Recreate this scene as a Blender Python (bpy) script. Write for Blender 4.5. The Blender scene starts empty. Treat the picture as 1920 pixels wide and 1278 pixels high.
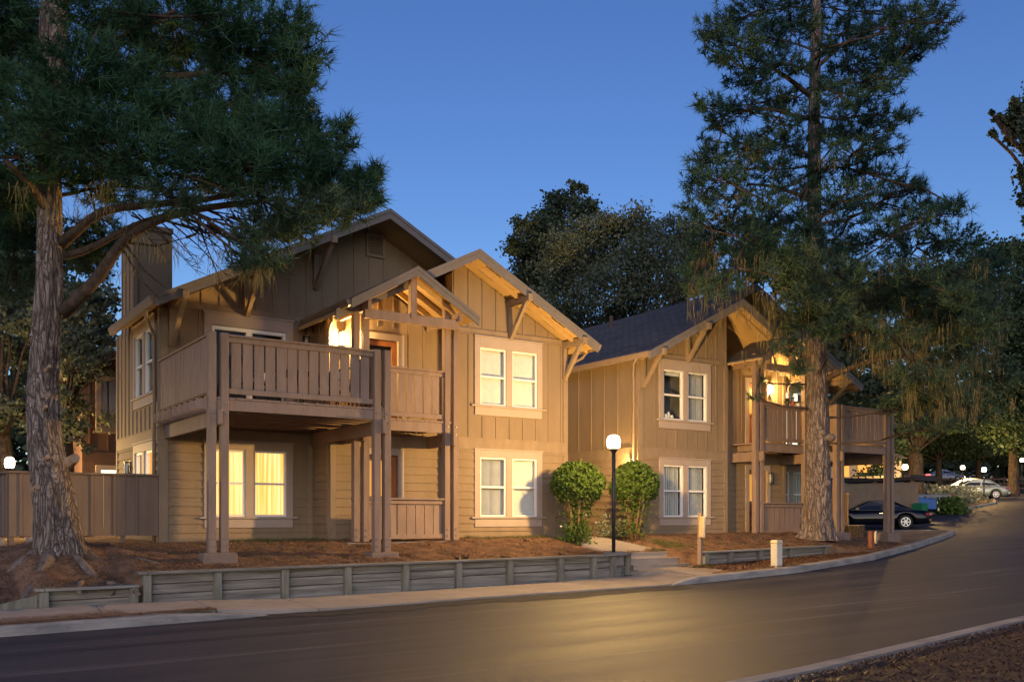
import bpy, bmesh, math, random
import numpy as np
from mathutils import Vector

R = math.radians
scene = bpy.context.scene
COL = scene.collection
random.seed(7)
rng = np.random.default_rng(7)

# ------------------------------------------------------------------ camera, sky, sun, exposure
FPX, HORIZON = 1766.0, 968.0
E1 = (0.8272, 0.5619)                      # camera right / forward in the street grid
cam_data = bpy.data.cameras.new('camera')
cam = bpy.data.objects.new('camera', cam_data)
COL.objects.link(cam)
cam.location = (0, 0, 0)
cam.rotation_euler = (R(90), 0, -math.atan2(E1[1], E1[0]))
cam_data.sensor_width = 36.0
cam_data.lens = 36.0 * FPX / 1920.0
cam_data.shift_y = (HORIZON - 639.0) / 1920.0
cam_data.clip_end = 3000.0
scene.camera = cam

world = bpy.data.worlds.new('World')
scene.world = world
world.use_nodes = True
wn = world.node_tree
wn.nodes.clear()
w_out = wn.nodes.new('ShaderNodeOutputWorld')
w_bg = wn.nodes.new('ShaderNodeBackground')
w_sky = wn.nodes.new('ShaderNodeTexSky')
w_sky.sky_type = 'NISHITA'
w_sky.sun_disc = False
w_sky.sun_elevation = R(8)
w_sky.sun_rotation = R(215)
w_sky.air_density = 1.0
w_sky.dust_density = 0.3
w_sky.ozone_density = 3.0
w_hsv = wn.nodes.new('ShaderNodeHueSaturation')
w_hsv.inputs['Saturation'].default_value = 1.13
w_hsv.inputs['Hue'].default_value = 0.522
wn.links.new(w_sky.outputs['Color'], w_hsv.inputs['Color'])
wn.links.new(w_hsv.outputs['Color'], w_bg.inputs['Color'])
w_bg.inputs['Strength'].default_value = 0.14
wn.links.new(w_bg.outputs['Background'], w_out.inputs['Surface'])

sun_data = bpy.data.lights.new('sun', 'SUN')
sun_data.energy = 1.5
sun_data.angle = R(70)
sun_data.color = (1.0, 0.84, 0.92)
sun = bpy.data.objects.new('sun', sun_data)
COL.objects.link(sun)
sun.rotation_euler = (R(90 - 8), 0, R(-(215 - 180)))
scene.view_settings.view_transform = 'Standard'
scene.view_settings.look = 'None'
scene.view_settings.gamma = 1
scene.view_settings.exposure = 0.40
scene.cycles.max_bounces = 6
scene.cycles.transparent_max_bounces = 8
scene.cycles.sample_clamp_indirect = 4.0
scene.cycles.use_denoising = True

# ------------------------------------------------------------------ helpers
def P(u, v, t):
    """a point of the place: photo pixel u, v at a depth of t metres"""
    a = (u - 960.0) / FPX
    return Vector(((E1[1] + E1[0] * a) * t, (E1[0] - E1[1] * a) * t, (HORIZON - v) / FPX * t))


class MB:
    def __init__(self, T=None):
        self.v, self.f, self.T = [], [], T

    def p(self, q):
        q = tuple(q)
        if self.T:
            q = self.T(q)
        self.v.append(q)
        return len(self.v) - 1

    def poly(self, pts):
        self.f.append([self.p(q) for q in pts])

    def hexa(self, b, t):
        i = [self.p(q) for q in list(b) + list(t)]
        n = len(b)
        self.f.append(i[:n][::-1]); self.f.append(i[n:])
        for k in range(n):
            j = (k + 1) % n
            self.f.append([i[k], i[j], i[n + j], i[n + k]])

    def box(self, x0, x1, y0, y1, z0, z1):
        self.hexa([(x0, y0, z0), (x1, y0, z0), (x1, y1, z0), (x0, y1, z0)],
                  [(x0, y0, z1), (x1, y0, z1), (x1, y1, z1), (x0, y1, z1)])

    def prism(self, pts, ext):
        e = Vector(ext)
        self.hexa([Vector(q) for q in pts], [Vector(q) + e for q in pts])

    def beam(self, a, b, w, h, up=(0, 0, 1)):
        a, b, up = Vector(a), Vector(b), Vector(up)
        d = (b - a).normalized()
        s = d.cross(up)
        if s.length < 1e-4:
            s = d.cross(Vector((0, 1, 0)))
        s.normalize()
        n = s.cross(d).normalized()
        s, n = s * (w / 2), n * (h / 2)
        self.hexa([a - s - n, a + s - n, a + s + n, a - s + n], [b - s - n, b + s - n, b + s + n, b - s + n])

    def tube(self, pts, rad, n=10, jit=0.0, cap=True):
        pts = [Vector(q) for q in pts]
        if not hasattr(rad, '__len__'):
            rad = [rad] * len(pts)
        rings, s = [], None
        for k, q in enumerate(pts):
            d = (pts[min(k + 1, len(pts) - 1)] - pts[max(k - 1, 0)]).normalized()
            if s is None:
                s = d.cross(Vector((0.31, 0.87, 0.2))).normalized()
            else:
                s = (s - d * s.dot(d)).normalized()
            c = d.cross(s)
            ring = []
            for i in range(n):
                an = 2 * math.pi * i / n
                r = rad[k] * (1 + (random.uniform(-jit, jit) if jit else 0))
                ring.append(self.p(q + s * (math.cos(an) * r) + c * (math.sin(an) * r)))
            rings.append(ring)
        for A, B in zip(rings, rings[1:]):
            for i in range(n):
                j = (i + 1) % n
                self.f.append([A[i], A[j], B[j], B[i]])
        if cap:
            self.f.append(rings[0][::-1]); self.f.append(rings[-1])

    def lathe(self, c, prof, n=20, sx=1.0, sy=1.0):
        c = Vector(c)
        rings = []
        for r, z in prof:
            rings.append([self.p(c + Vector((math.cos(2 * math.pi * i / n) * r * sx, math.sin(2 * math.pi * i / n) * r * sy, z))) for i in range(n)])
        for A, B in zip(rings, rings[1:]):
            for i in range(n):
                j = (i + 1) % n
                self.f.append([A[i], A[j], B[j], B[i]])
        self.f.append(rings[0][::-1]); self.f.append(rings[-1])

    def build(self, name, mat, parent=None, smooth=False, bevel=0.0):
        base = origin(parent) if parent is not None else Vector((0, 0, 0))
        me = bpy.data.meshes.new(name)
        me.from_pydata([Vector(q) - base for q in self.v], [], self.f)
        bm = bmesh.new(); bm.from_mesh(me)
        bmesh.ops.recalc_face_normals(bm, faces=bm.faces)
        bm.to_mesh(me); bm.free()
        if smooth:
            me.polygons.foreach_set('use_smooth', [True] * len(me.polygons))
        me.materials.append(mat)
        o = bpy.data.objects.new(name, me)
        COL.objects.link(o)
        if parent is not None:
            o.parent = parent
        if bevel:
            m = o.modifiers.new('bevel', 'BEVEL'); m.width = bevel; m.segments = 1; m.limit_method = 'ANGLE'
        return o


def origin(o):
    q = Vector(o.location)
    while o.parent is not None:
        o = o.parent
        q = q + Vector(o.location)
    return q


def raw(name, verts, faces_n, mat, parent=None, mats=None, idx=None):
    """fast mesh from numpy: verts (N,3), consecutive runs of faces_n vertices are faces"""
    base = np.array(origin(parent)) if parent is not None else np.zeros(3)
    verts = np.asarray(verts, float).reshape(-1, 3) - base
    n = len(verts); nf = n // faces_n
    me = bpy.data.meshes.new(name)
    me.vertices.add(n); me.loops.add(n); me.polygons.add(nf)
    me.vertices.foreach_set('co', verts.astype(np.float32).ravel())
    me.loops.foreach_set('vertex_index', np.arange(n, dtype=np.int32))
    me.polygons.foreach_set('loop_start', np.arange(0, n, faces_n, dtype=np.int32))
    me.polygons.foreach_set('loop_total', np.full(nf, faces_n, dtype=np.int32))
    for m in (mats or [mat]):
        me.materials.append(m)
    if idx is not None:
        me.polygons.foreach_set('material_index', np.asarray(idx, dtype=np.int32))
    me.update()
    o = bpy.data.objects.new(name, me)
    COL.objects.link(o)
    if parent is not None:
        o.parent = parent
    return o


def thing(name, label, cat, loc, group=None):
    o = bpy.data.objects.new(name, None)
    o.empty_display_size = 0.2
    COL.objects.link(o)
    o.location = loc
    return tag(o, label, cat, group)


def tag(o, label, cat, group=None):
    o['label'] = label; o['category'] = cat
    if group:
        o['group'] = group
    return o


def kind(o, k):
    o['kind'] = k
    return o


# ------------------------------------------------------------------ materials
def mat(name, col, rough=0.7, var=0.15, scale=3.0, bump=0.0, bscale=40.0, stretch=(1, 1, 1), spec=0.3, metal=0.0, col2=None, detail=5):
    m = bpy.data.materials.new(name); m.use_nodes = True
    nt = m.node_tree; b = nt.nodes['Principled BSDF']
    b.inputs['Roughness'].default_value = rough
    b.inputs['Metallic'].default_value = metal
    b.inputs['Specular IOR Level'].default_value = spec
    tc = nt.nodes.new('ShaderNodeTexCoord')
    mp = nt.nodes.new('ShaderNodeMapping'); mp.inputs['Scale'].default_value = stretch
    nt.links.new(tc.outputs['Object'], mp.inputs['Vector'])
    no = nt.nodes.new('ShaderNodeTexNoise')
    no.inputs['Scale'].default_value = scale; no.inputs['Detail'].default_value = detail
    no.inputs['Roughness'].default_value = 0.65
    nt.links.new(mp.outputs['Vector'], no.inputs['Vector'])
    cr = nt.nodes.new('ShaderNodeValToRGB')
    c2 = col2 or tuple(min(1, c * (1 + var)) for c in col)
    c1 = col if col2 else tuple(c * (1 - var) for c in col)
    cr.color_ramp.elements[0].position = 0.3; cr.color_ramp.elements[0].color = (*c1, 1)
    cr.color_ramp.elements[1].position = 0.7; cr.color_ramp.elements[1].color = (*c2, 1)
    nt.links.new(no.outputs['Fac'], cr.inputs['Fac'])
    nt.links.new(cr.outputs['Color'], b.inputs['Base Color'])
    if bump:
        nb = nt.nodes.new('ShaderNodeTexNoise'); nb.inputs['Scale'].default_value = bscale; nb.inputs['Detail'].default_value = 4
        nt.links.new(mp.outputs['Vector'], nb.inputs['Vector'])
        bp = nt.nodes.new('ShaderNodeBump'); bp.inputs['Strength'].default_value = bump; bp.inputs['Distance'].default_value = 0.02
        nt.links.new(nb.outputs['Fac'], bp.inputs['Height'])
        nt.links.new(bp.outputs['Normal'], b.inputs['Normal'])
    return m


def emis(name, col, strength):
    m = bpy.data.materials.new(name); m.use_nodes = True
    b = m.node_tree.nodes['Principled BSDF']
    b.inputs['Base Color'].default_value = (*[min(1, c) * .6 for c in col], 1)
    b.inputs['Emission Color'].default_value = (*col, 1)
    b.inputs['Emission Strength'].default_value = strength
    return m


def glassmat(name, tint=(0.9, 0.93, 0.95), refl=0.12):
    m = bpy.data.materials.new(name); m.use_nodes = True
    nt = m.node_tree; nt.nodes.clear()
    out = nt.nodes.new('ShaderNodeOutputMaterial'); mix = nt.nodes.new('ShaderNodeMixShader')
    tr = nt.nodes.new('ShaderNodeBsdfTransparent'); tr.inputs['Color'].default_value = (*tint, 1)
    gl = nt.nodes.new('ShaderNodeBsdfGlossy'); gl.inputs['Roughness'].default_value = 0.02
    fr = nt.nodes.new('ShaderNodeLayerWeight'); fr.inputs['Blend'].default_value = 0.5
    pw = nt.nodes.new('ShaderNodeMath'); pw.operation = 'POWER'; pw.inputs[1].default_value = 4.0
    nt.links.new(fr.outputs['Facing'], pw.inputs[0])
    ad = nt.nodes.new('ShaderNodeMath'); ad.operation = 'MULTIPLY_ADD'; ad.inputs[1].default_value = 0.5; ad.inputs[2].default_value = refl; ad.use_clamp = True
    nt.links.new(pw.outputs[0], ad.inputs[0]); nt.links.new(ad.outputs[0], mix.inputs['Fac'])
    nt.links.new(tr.outputs[0], mix.inputs[1]); nt.links.new(gl.outputs[0], mix.inputs[2])
    nt.links.new(mix.outputs[0], out.inputs['Surface'])
    return m


def leafmat(name, c1, c2, scale=1.2, trans=0.25, c3=None):
    """foliage: clumps of two colours, some light passing through the leaf"""
    m = bpy.data.materials.new(name); m.use_nodes = True
    nt = m.node_tree; b = nt.nodes['Principled BSDF']
    b.inputs['Roughness'].default_value = 0.6; b.inputs['Specular IOR Level'].default_value = 0.25
    tc = nt.nodes.new('ShaderNodeTexCoord'); no = nt.nodes.new('ShaderNodeTexNoise')
    no.inputs['Scale'].default_value = scale; no.inputs['Detail'].default_value = 6; no.inputs['Roughness'].default_value = 0.75
    nt.links.new(tc.outputs['Object'], no.inputs['Vector'])
    cr = nt.nodes.new('ShaderNodeValToRGB')
    cr.color_ramp.elements[0].position = 0.35; cr.color_ramp.elements[0].color = (*c1, 1)
    cr.color_ramp.elements[1].position = 0.62; cr.color_ramp.elements[1].color = (*c2, 1)
    if c3:
        e = cr.color_ramp.elements.new(0.72); e.color = (*c3, 1)
    nt.links.new(no.outputs['Fac'], cr.inputs['Fac']); nt.links.new(cr.outputs['Color'], b.inputs['Base Color'])
    tl = nt.nodes.new('ShaderNodeBsdfTranslucent'); nt.links.new(cr.outputs['Color'], tl.inputs['Color'])
    mix = nt.nodes.new('ShaderNodeMixShader'); mix.inputs['Fac'].default_value = trans
    out = nt.nodes['Material Output']
    nt.links.new(b.outputs[0], mix.inputs[1]); nt.links.new(tl.outputs[0], mix.inputs[2]); nt.links.new(mix.outputs[0], out.inputs['Surface'])
    return m


M = {}
M['siding'] = mat('taupe_siding', (0.228, 0.164, 0.098), 0.75, 0.12, 2.5, 0.25, 60, (1, 1, 0.25))
M['trim'] = mat('taupe_trim', (0.245, 0.178, 0.110), 0.7, 0.14, 4, 0.25, 50, (1, 1, 0.4))
M['fascia'] = mat('fascia_paint', (0.165, 0.145, 0.13), 0.7, 0.1, 4, 0.15, 40)
M['post'] = mat('post_paint', (0.24, 0.165, 0.118), 0.7, 0.18, 5, 0.35, 50, (1, 1, 0.2))
M['rail'] = mat('rail_paint', (0.26, 0.18, 0.13), 0.7, 0.16, 5, 0.3, 50, (1, 1, 0.3))
M['soffit'] = mat('soffit_paint', (0.44, 0.295, 0.13), 0.8, 0.08, 3)
M['cream'] = mat('cream_trim', (0.37, 0.295, 0.23), 0.6, 0.05, 3)
M['sash'] = mat('white_sash', (0.78, 0.76, 0.70), 0.4, 0.03, 3)
M['glass'] = glassmat('window_glass', refl=0.015)
M['blind'] = mat('vinyl_blind', (0.80, 0.74, 0.62), 0.6, 0.08, 6)
M['blind_lit'] = emis('lit_blind', (1.0, 0.63, 0.17), 1.1)
_n = M['blind_lit'].node_tree; _t = _n.nodes.new('ShaderNodeTexCoord'); _mp = _n.nodes.new('ShaderNodeMapping'); _mp.inputs['Scale'].default_value = (17, .01, .35)
_x = _n.nodes.new('ShaderNodeTexNoise'); _x.inputs['Scale'].default_value = 1.0; _x.inputs['Detail'].default_value = 3; _c = _n.nodes.new('ShaderNodeValToRGB')
_c.color_ramp.elements[0].position = .36; _c.color_ramp.elements[0].color = (0.95, 0.42, 0.07, 1); _c.color_ramp.elements[1].position = .62; _c.color_ramp.elements[1].color = (1.0, 0.78, 0.36, 1)
_n.links.new(_t.outputs['Object'], _mp.inputs['Vector']); _n.links.new(_mp.outputs[0], _x.inputs['Vector']); _n.links.new(_x.outputs['Fac'], _c.inputs['Fac']); _n.links.new(_c.outputs['Color'], _n.nodes['Principled BSDF'].inputs['Emission Color'])
M['curtain_lit'] = emis('lit_curtain', (1.0, 0.80, 0.42), 2.0)
M['room_dark'] = mat('dim_room', (0.10, 0.085, 0.07), 0.9, 0.2, 1.5)
M['room_lit'] = emis('lit_room', (1.0, 0.42, 0.07), 0.7)
M['room_glow'] = emis('bright_room', (1.0, 0.86, 0.55), 2.2)
M['door'] = mat('entry_door_wood', (0.33, 0.12, 0.035), 0.5, 0.2, 4, 0, 40, (1, 1, .2))
M['metal_dark'] = mat('dark_metal', (0.05, 0.052, 0.055), 0.45, 0.1, 6, metal=0.6)
M['bolt'] = mat('galvanised_metal', (0.3, 0.28, 0.26), 0.45, 0.1, 8, metal=0.8)
M['gutter'] = mat('gutter_paint', (0.24, 0.175, 0.12), 0.55, 0.08, 4)
M['concrete'] = mat('concrete', (0.22, 0.20, 0.18), 0.9, 0.2, 2.2, 0.4, 35)
M['footing'] = mat('footing_concrete', (0.19, 0.138, 0.106), 0.9, 0.18, 6, 0.4, 35)
M['oldwood'] = mat('weathered_wood', (0.09, 0.08, 0.062), 0.9, 0.5, 4.5, 0.7, 22, (0.16, 1, 3.4), col2=(0.33, 0.305, 0.255), detail=8)
M['oldpost'] = mat('weathered_post', (0.11, 0.105, 0.075), 0.9, 0.3, 5, 0.6, 22, (2.0, 2.0, 0.3), col2=(0.25, 0.235, 0.18))
M['fence'] = mat('fence_paint', (0.17, 0.12, 0.085), 0.8, 0.15, 4, 0.3, 40, (1, 1, .2))
M['plastic_tan'] = mat('tan_plastic', (0.55, 0.44, 0.28), 0.5, 0.08, 6)
M['brown_dark'] = mat('dark_brown_paint', (0.10, 0.06, 0.047), 0.7, 0.12, 3, 0.2, 40)
M['bark'] = None
M['lichen'] = leafmat('hanging_lichen', (0.12, 0.10, 0.04), (0.24, 0.19, 0.075), 3, 0.35)
M['needle'] = leafmat('pine_needles', (0.010, 0.036, 0.018), (0.045, 0.115, 0.050), 0.9, 0.2, (0.10, 0.17, 0.06))
M['needle_b'] = leafmat('pine_needles_tall', (0.012, 0.038, 0.028), (0.038, 0.085, 0.048), 1.0, 0.2, (0.10, 0.10, 0.03))
M['needle_dead'] = leafmat('dry_needles', (0.10, 0.055, 0.02), (0.16, 0.085, 0.03), 2, 0.2)
M['oak'] = leafmat('oak_leaves', (0.065, 0.085, 0.05), (0.13, 0.15, 0.09), 0.8, 0.25, (0.19, 0.195, 0.125))
M['needle_lamp_tint'] = leafmat('pine_needles_lamp_tint', (0.028, 0.058, 0.034), (0.075, 0.125, 0.065), 0.8, 0.25, (0.19, 0.14, 0.05))  # lamplight on the lower boughs painted in as lighter, warmer needle colours
M['roof_wood'] = mat('dark_roof_timber', (.045, .04, .036), .85, .2, 5)
M['oak_dark'] = leafmat('dark_leaves', (0.022, 0.040, 0.024), (0.06, 0.08, 0.042), 0.8, 0.2)
M['cypress'] = leafmat('cypress_leaves', (0.020, 0.045, 0.025), (0.06, 0.09, 0.04), 0.6, 0.25, (0.10, 0.12, 0.045))
M['boxwood'] = leafmat('clipped_leaves', (0.045, 0.085, 0.014), (0.10, 0.16, 0.03), 5, 0.25, (0.16, 0.19, 0.045))
M['flower'] = leafmat('white_petals', (0.6, 0.6, 0.5), (0.75, 0.75, 0.65), 5, 0.3)
M['sage'] = leafmat('sage_leaves', (0.14, 0.16, 0.10), (0.25, 0.27, 0.18), 3, 0.25)
M['stem'] = mat('woody_stem', (0.20, 0.125, 0.055), 0.85, 0.25, 8, 0.4, 40)


def barkmat(name, c_gap, c_lo, c_hi, scale=8.0):
    m = bpy.data.materials.new(name); m.use_nodes = True
    nt = m.node_tree; b = nt.nodes['Principled BSDF']
    b.inputs['Roughness'].default_value = 0.9; b.inputs['Specular IOR Level'].default_value = 0.15
    tc = nt.nodes.new('ShaderNodeTexCoord'); mp = nt.nodes.new('ShaderNodeMapping')
    mp.inputs['Scale'].default_value = (1.0, 1.0, 0.20)
    nt.links.new(tc.outputs['Object'], mp.inputs['Vector'])
    ns = nt.nodes.new('ShaderNodeTexNoise'); ns.inputs['Scale'].default_value = 2.2; ns.inputs['Detail'].default_value = 4
    nt.links.new(mp.outputs['Vector'], ns.inputs['Vector'])
    mx = nt.nodes.new('ShaderNodeVectorMath'); mx.operation = 'MULTIPLY_ADD'
    mx.inputs[1].default_value = (0.75, 0.75, 0.75)
    nt.links.new(ns.outputs['Color'], mx.inputs[0]); nt.links.new(mp.outputs['Vector'], mx.inputs[2])
    vo = nt.nodes.new('ShaderNodeTexVoronoi'); vo.feature = 'DISTANCE_TO_EDGE'; vo.inputs['Scale'].default_value = scale
    nt.links.new(mx.outputs[0], vo.inputs['Vector'])
    fine = nt.nodes.new('ShaderNodeTexNoise'); fine.inputs['Scale'].default_value = 26; fine.inputs['Detail'].default_value = 5
    nt.links.new(mp.outputs['Vector'], fine.inputs['Vector'])
    cr = nt.nodes.new('ShaderNodeValToRGB')
    cr.color_ramp.elements[0].position = 0.0; cr.color_ramp.elements[0].color = (*c_gap, 1)
    cr.color_ramp.elements[1].position = 0.11; cr.color_ramp.elements[1].color = (*c_lo, 1)
    mp2 = nt.nodes.new('ShaderNodeVectorMath'); mp2.operation = 'MULTIPLY'; mp2.inputs[1].default_value = (1, 1, 2.6)
    nt.links.new(mx.outputs[0], mp2.inputs[0])
    v2 = nt.nodes.new('ShaderNodeTexVoronoi'); v2.feature = 'DISTANCE_TO_EDGE'; v2.inputs['Scale'].default_value = scale * 1.5
    nt.links.new(mp2.outputs[0], v2.inputs['Vector'])
    m2 = nt.nodes.new('ShaderNodeMath'); m2.operation = 'MULTIPLY'; m2.inputs[1].default_value = 2.2
    nt.links.new(v2.outputs['Distance'], m2.inputs[0])
    mi = nt.nodes.new('ShaderNodeMath'); mi.operation = 'MINIMUM'
    nt.links.new(vo.outputs['Distance'], mi.inputs[0]); nt.links.new(m2.outputs[0], mi.inputs[1])
    ad = nt.nodes.new('ShaderNodeMath'); ad.operation = 'MULTIPLY'
    nt.links.new(mi.outputs[0], ad.inputs[0]); nt.links.new(fine.outputs['Fac'], ad.inputs[1])
    sc = nt.nodes.new('ShaderNodeMath'); sc.operation = 'MULTIPLY'; sc.inputs[1].default_value = 2.0
    nt.links.new(ad.outputs[0], sc.inputs[0]); nt.links.new(sc.outputs[0], cr.inputs['Fac'])
    e = cr.color_ramp.elements.new(0.45); e.color = (*c_hi, 1)
    nt.links.new(cr.outputs['Color'], b.inputs['Base Color'])
    bp = nt.nodes.new('ShaderNodeBump'); bp.inputs['Strength'].default_value = 1.0; bp.inputs['Distance'].default_value = 0.07
    mn = nt.nodes.new('ShaderNodeMath'); mn.operation = 'MINIMUM'; mn.inputs[1].default_value = 0.3
    nt.links.new(sc.outputs[0], mn.inputs[0])
    nt.links.new(mn.outputs[0], bp.inputs['Height']); nt.links.new(bp.outputs['Normal'], b.inputs['Normal'])
    return m


M['bark'] = barkmat('pine_bark', (0.045, 0.033, 0.027), (0.20, 0.158, 0.13), (0.36, 0.295, 0.25))
M['limb'] = mat('limb_bark', (0.035, 0.024, 0.017), 0.9, 0.3, 9, 0.8, 26, (1, 1, 1), 0.15, col2=(0.10, 0.07, 0.05), detail=7)
M['rootbark'] = mat('root_bark', (0.08, 0.06, 0.048), 0.9, 0.3, 7, 1.0, 22, (1, 1, 1), 0.15, col2=(0.24, 0.19, 0.155), detail=8)
M['bark_dark'] = barkmat('dark_bark', (0.025, 0.018, 0.012), (0.075, 0.055, 0.038), (0.12, 0.09, 0.06))


def roadmat():
    m = mat('asphalt', (0.045, 0.040, 0.042), 0.62, 0.1, 0.6, 0.5, 120, (1, 1, 1), 0.30)
    nt = m.node_tree; b = nt.nodes['Principled BSDF']
    tc = nt.nodes['Texture Coordinate']
    mp = nt.nodes.new('ShaderNodeMapping'); mp.inputs['Scale'].default_value = (0.04, 1.0, 1)
    mp.inputs['Rotation'].default_value = (0, 0, R(-2))
    nt.links.new(tc.outputs['Object'], mp.inputs['Vector'])
    no = nt.nodes.new('ShaderNodeTexNoise'); no.inputs['Scale'].default_value = 1.6; no.inputs['Detail'].default_value = 6
    nt.links.new(mp.outputs['Vector'], no.inputs['Vector'])
    cr = nt.nodes.new('ShaderNodeValToRGB')
    cr.color_ramp.elements[0].position = 0.35; cr.color_ramp.elements[0].color = (0.016, 0.018, 0.029, 1)
    cr.color_ramp.elements[1].position = 0.7; cr.color_ramp.elements[1].color = (0.050, 0.047, 0.058, 1)
    nt.links.new(no.outputs['Fac'], cr.inputs['Fac'])
    sp = nt.nodes.new('ShaderNodeTexNoise'); sp.inputs['Scale'].default_value = 90; sp.inputs['Detail'].default_value = 2
    nt.links.new(tc.outputs['Object'], sp.inputs['Vector'])
    mx = nt.nodes.new('ShaderNodeMix'); mx.data_type = 'RGBA'; mx.blend_type = 'MULTIPLY'; mx.inputs['Factor'].default_value = 0.55
    c2 = nt.nodes.new('ShaderNodeValToRGB')
    c2.color_ramp.elements[0].position = 0.35; c2.color_ramp.elements[0].color = (0.55, 0.55, 0.55, 1)
    c2.color_ramp.elements[1].position = 0.75; c2.color_ramp.elements[1].color = (1.5, 1.5, 1.5, 1)
    nt.links.new(sp.outputs['Fac'], c2.inputs['Fac'])
    nt.links.new(cr.outputs['Color'], mx.inputs['A']); nt.links.new(c2.outputs['Color'], mx.inputs['B'])
    mp3 = nt.nodes.new('ShaderNodeMapping'); mp3.inputs['Scale'].default_value = (0.018, 1.0, 1); mp3.inputs['Rotation'].default_value = (0, 0, R(-4))
    nt.links.new(tc.outputs['Object'], mp3.inputs['Vector'])
    n3 = nt.nodes.new('ShaderNodeTexNoise'); n3.inputs['Scale'].default_value = 3.6; n3.inputs['Detail'].default_value = 3; n3.inputs['Roughness'].default_value = .8
    nt.links.new(mp3.outputs['Vector'], n3.inputs['Vector'])
    c3 = nt.nodes.new('ShaderNodeValToRGB')
    c3.color_ramp.elements[0].position = .56; c3.color_ramp.elements[0].color = (0, 0, 0, 1)
    c3.color_ramp.elements[1].position = .70; c3.color_ramp.elements[1].color = (.05, .045, .042, 1)
    nt.links.new(n3.outputs['Fac'], c3.inputs['Fac'])
    ax = nt.nodes.new('ShaderNodeMix'); ax.data_type = 'RGBA'; ax.blend_type = 'ADD'; ax.inputs['Factor'].default_value = 1.0
    nt.links.new(mx.outputs['Result'], ax.inputs['A']); nt.links.new(c3.outputs['Color'], ax.inputs['B'])
    nt.links.new(ax.outputs['Result'], b.inputs['Base Color'])
    rr = nt.nodes.new('ShaderNodeMapRange'); rr.inputs['To Min'].default_value = 0.62; rr.inputs['To Max'].default_value = 0.86
    nt.links.new(no.outputs['Fac'], rr.inputs['Value']); nt.links.new(rr.outputs[0], b.inputs['Roughness'])
    return m


M['asphalt'] = roadmat()
M['duff'] = mat('pine_needle_litter', (0.06, 0.034, 0.022), 0.95, 0.3, 2.6, 1.0, 28, col2=(0.27, 0.155, 0.085), detail=12)
M['dirt'] = mat('dark_leaf_litter', (0.045, 0.026, 0.018), 0.95, 0.3, 5, 1.0, 30, col2=(0.13, 0.075, 0.04), detail=9)
M['soil'] = mat('soil', (0.08, 0.06, 0.04), 0.95, 0.3, 0.4, 0.4, 10)
M['walk'] = mat('sidewalk_concrete', (0.31, 0.265, 0.215), 0.9, 0.16, 1.6, 0.35, 60, detail=8)
M['kerb'] = mat('kerb_concrete', (0.15, 0.145, 0.135), 0.9, 0.25, 2.5, 0.6, 30, (0.6, 1, 2), detail=8, col2=(0.36, 0.33, 0.29))


def shingles():
    m = mat('roof_shingles', (0.085, 0.075, 0.08), 0.9, 0.2, 2)
    nt = m.node_tree; b = nt.nodes['Principled BSDF']; tc = nt.nodes['Texture Coordinate']
    mp = nt.nodes.new('ShaderNodeMapping'); mp.inputs['Rotation'].default_value = (0, 0, R(90))
    nt.links.new(tc.outputs['Object'], mp.inputs['Vector'])
    br = nt.nodes.new('ShaderNodeTexBrick')
    br.inputs['Color1'].default_value = (0.085, 0.074, 0.069, 1); br.inputs['Color2'].default_value = (0.14, 0.121, 0.112, 1)
    br.inputs['Mortar'].default_value = (0.03, 0.027, 0.028, 1)
    br.inputs['Scale'].default_value = 1.0; br.inputs['Brick Width'].default_value = 0.32; br.inputs['Row Height'].default_value = 0.14
    br.inputs['Mortar Size'].default_value = 0.012; br.inputs['Bias'].default_value = -0.1
    nt.links.new(mp.outputs['Vector'], br.inputs['Vector']); nt.links.new(br.outputs['Color'], b.inputs['Base Color'])
    bp = nt.nodes.new('ShaderNodeBump'); bp.inputs['Strength'].default_value = 0.6; bp.inputs['Distance'].default_value = 0.02
    nt.links.new(br.outputs['Fac'], bp.inputs['Height']); bp.invert = True
    nt.links.new(bp.outputs['Normal'], b.inputs['Normal'])
    return m


M['shingle'] = shingles()


def point(name, loc, col, power, radius=0.1, linear=False):
    l = bpy.data.lights.new(name, 'POINT'); l.color = col; l.energy = power; l.shadow_soft_size = radius
    if linear:
        l.use_nodes = True
        nt = l.node_tree; em = nt.nodes['Emission']
        lf = nt.nodes.new('ShaderNodeLightFalloff'); lf.inputs['Strength'].default_value = 1.0
        lf.inputs['Strength'].default_value = 0.6
        ad = nt.nodes.new('ShaderNodeMath'); ad.operation = 'ADD'; ad.inputs[1].default_value = 0.0
        l2 = nt.nodes.new('ShaderNodeLightFalloff'); l2.inputs['Strength'].default_value = 0.02
        nt.links.new(lf.outputs['Linear'], ad.inputs[0]); nt.links.new(l2.outputs['Constant'], ad.inputs[1])
        nt.links.new(ad.outputs[0], em.inputs['Strength'])
    o = bpy.data.objects.new(name, l); COL.objects.link(o); o.location = loc
    return o


def globemat(name, col, strength):
    """frosted lamp glass: glows, and lets the bulb's light out"""
    m = bpy.data.materials.new(name); m.use_nodes = True
    nt = m.node_tree; nt.nodes.clear()
    out = nt.nodes.new('ShaderNodeOutputMaterial'); ad = nt.nodes.new('ShaderNodeAddShader')
    tr = nt.nodes.new('ShaderNodeBsdfTransparent'); em = nt.nodes.new('ShaderNodeEmission')
    tr.inputs['Color'].default_value = (.9, .9, .9, 1)
    em.inputs['Color'].default_value = (*col, 1); em.inputs['Strength'].default_value = strength
    nt.links.new(tr.outputs[0], ad.inputs[0]); nt.links.new(em.outputs[0], ad.inputs[1]); nt.links.new(ad.outputs[0], out.inputs['Surface'])
    return m

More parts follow.
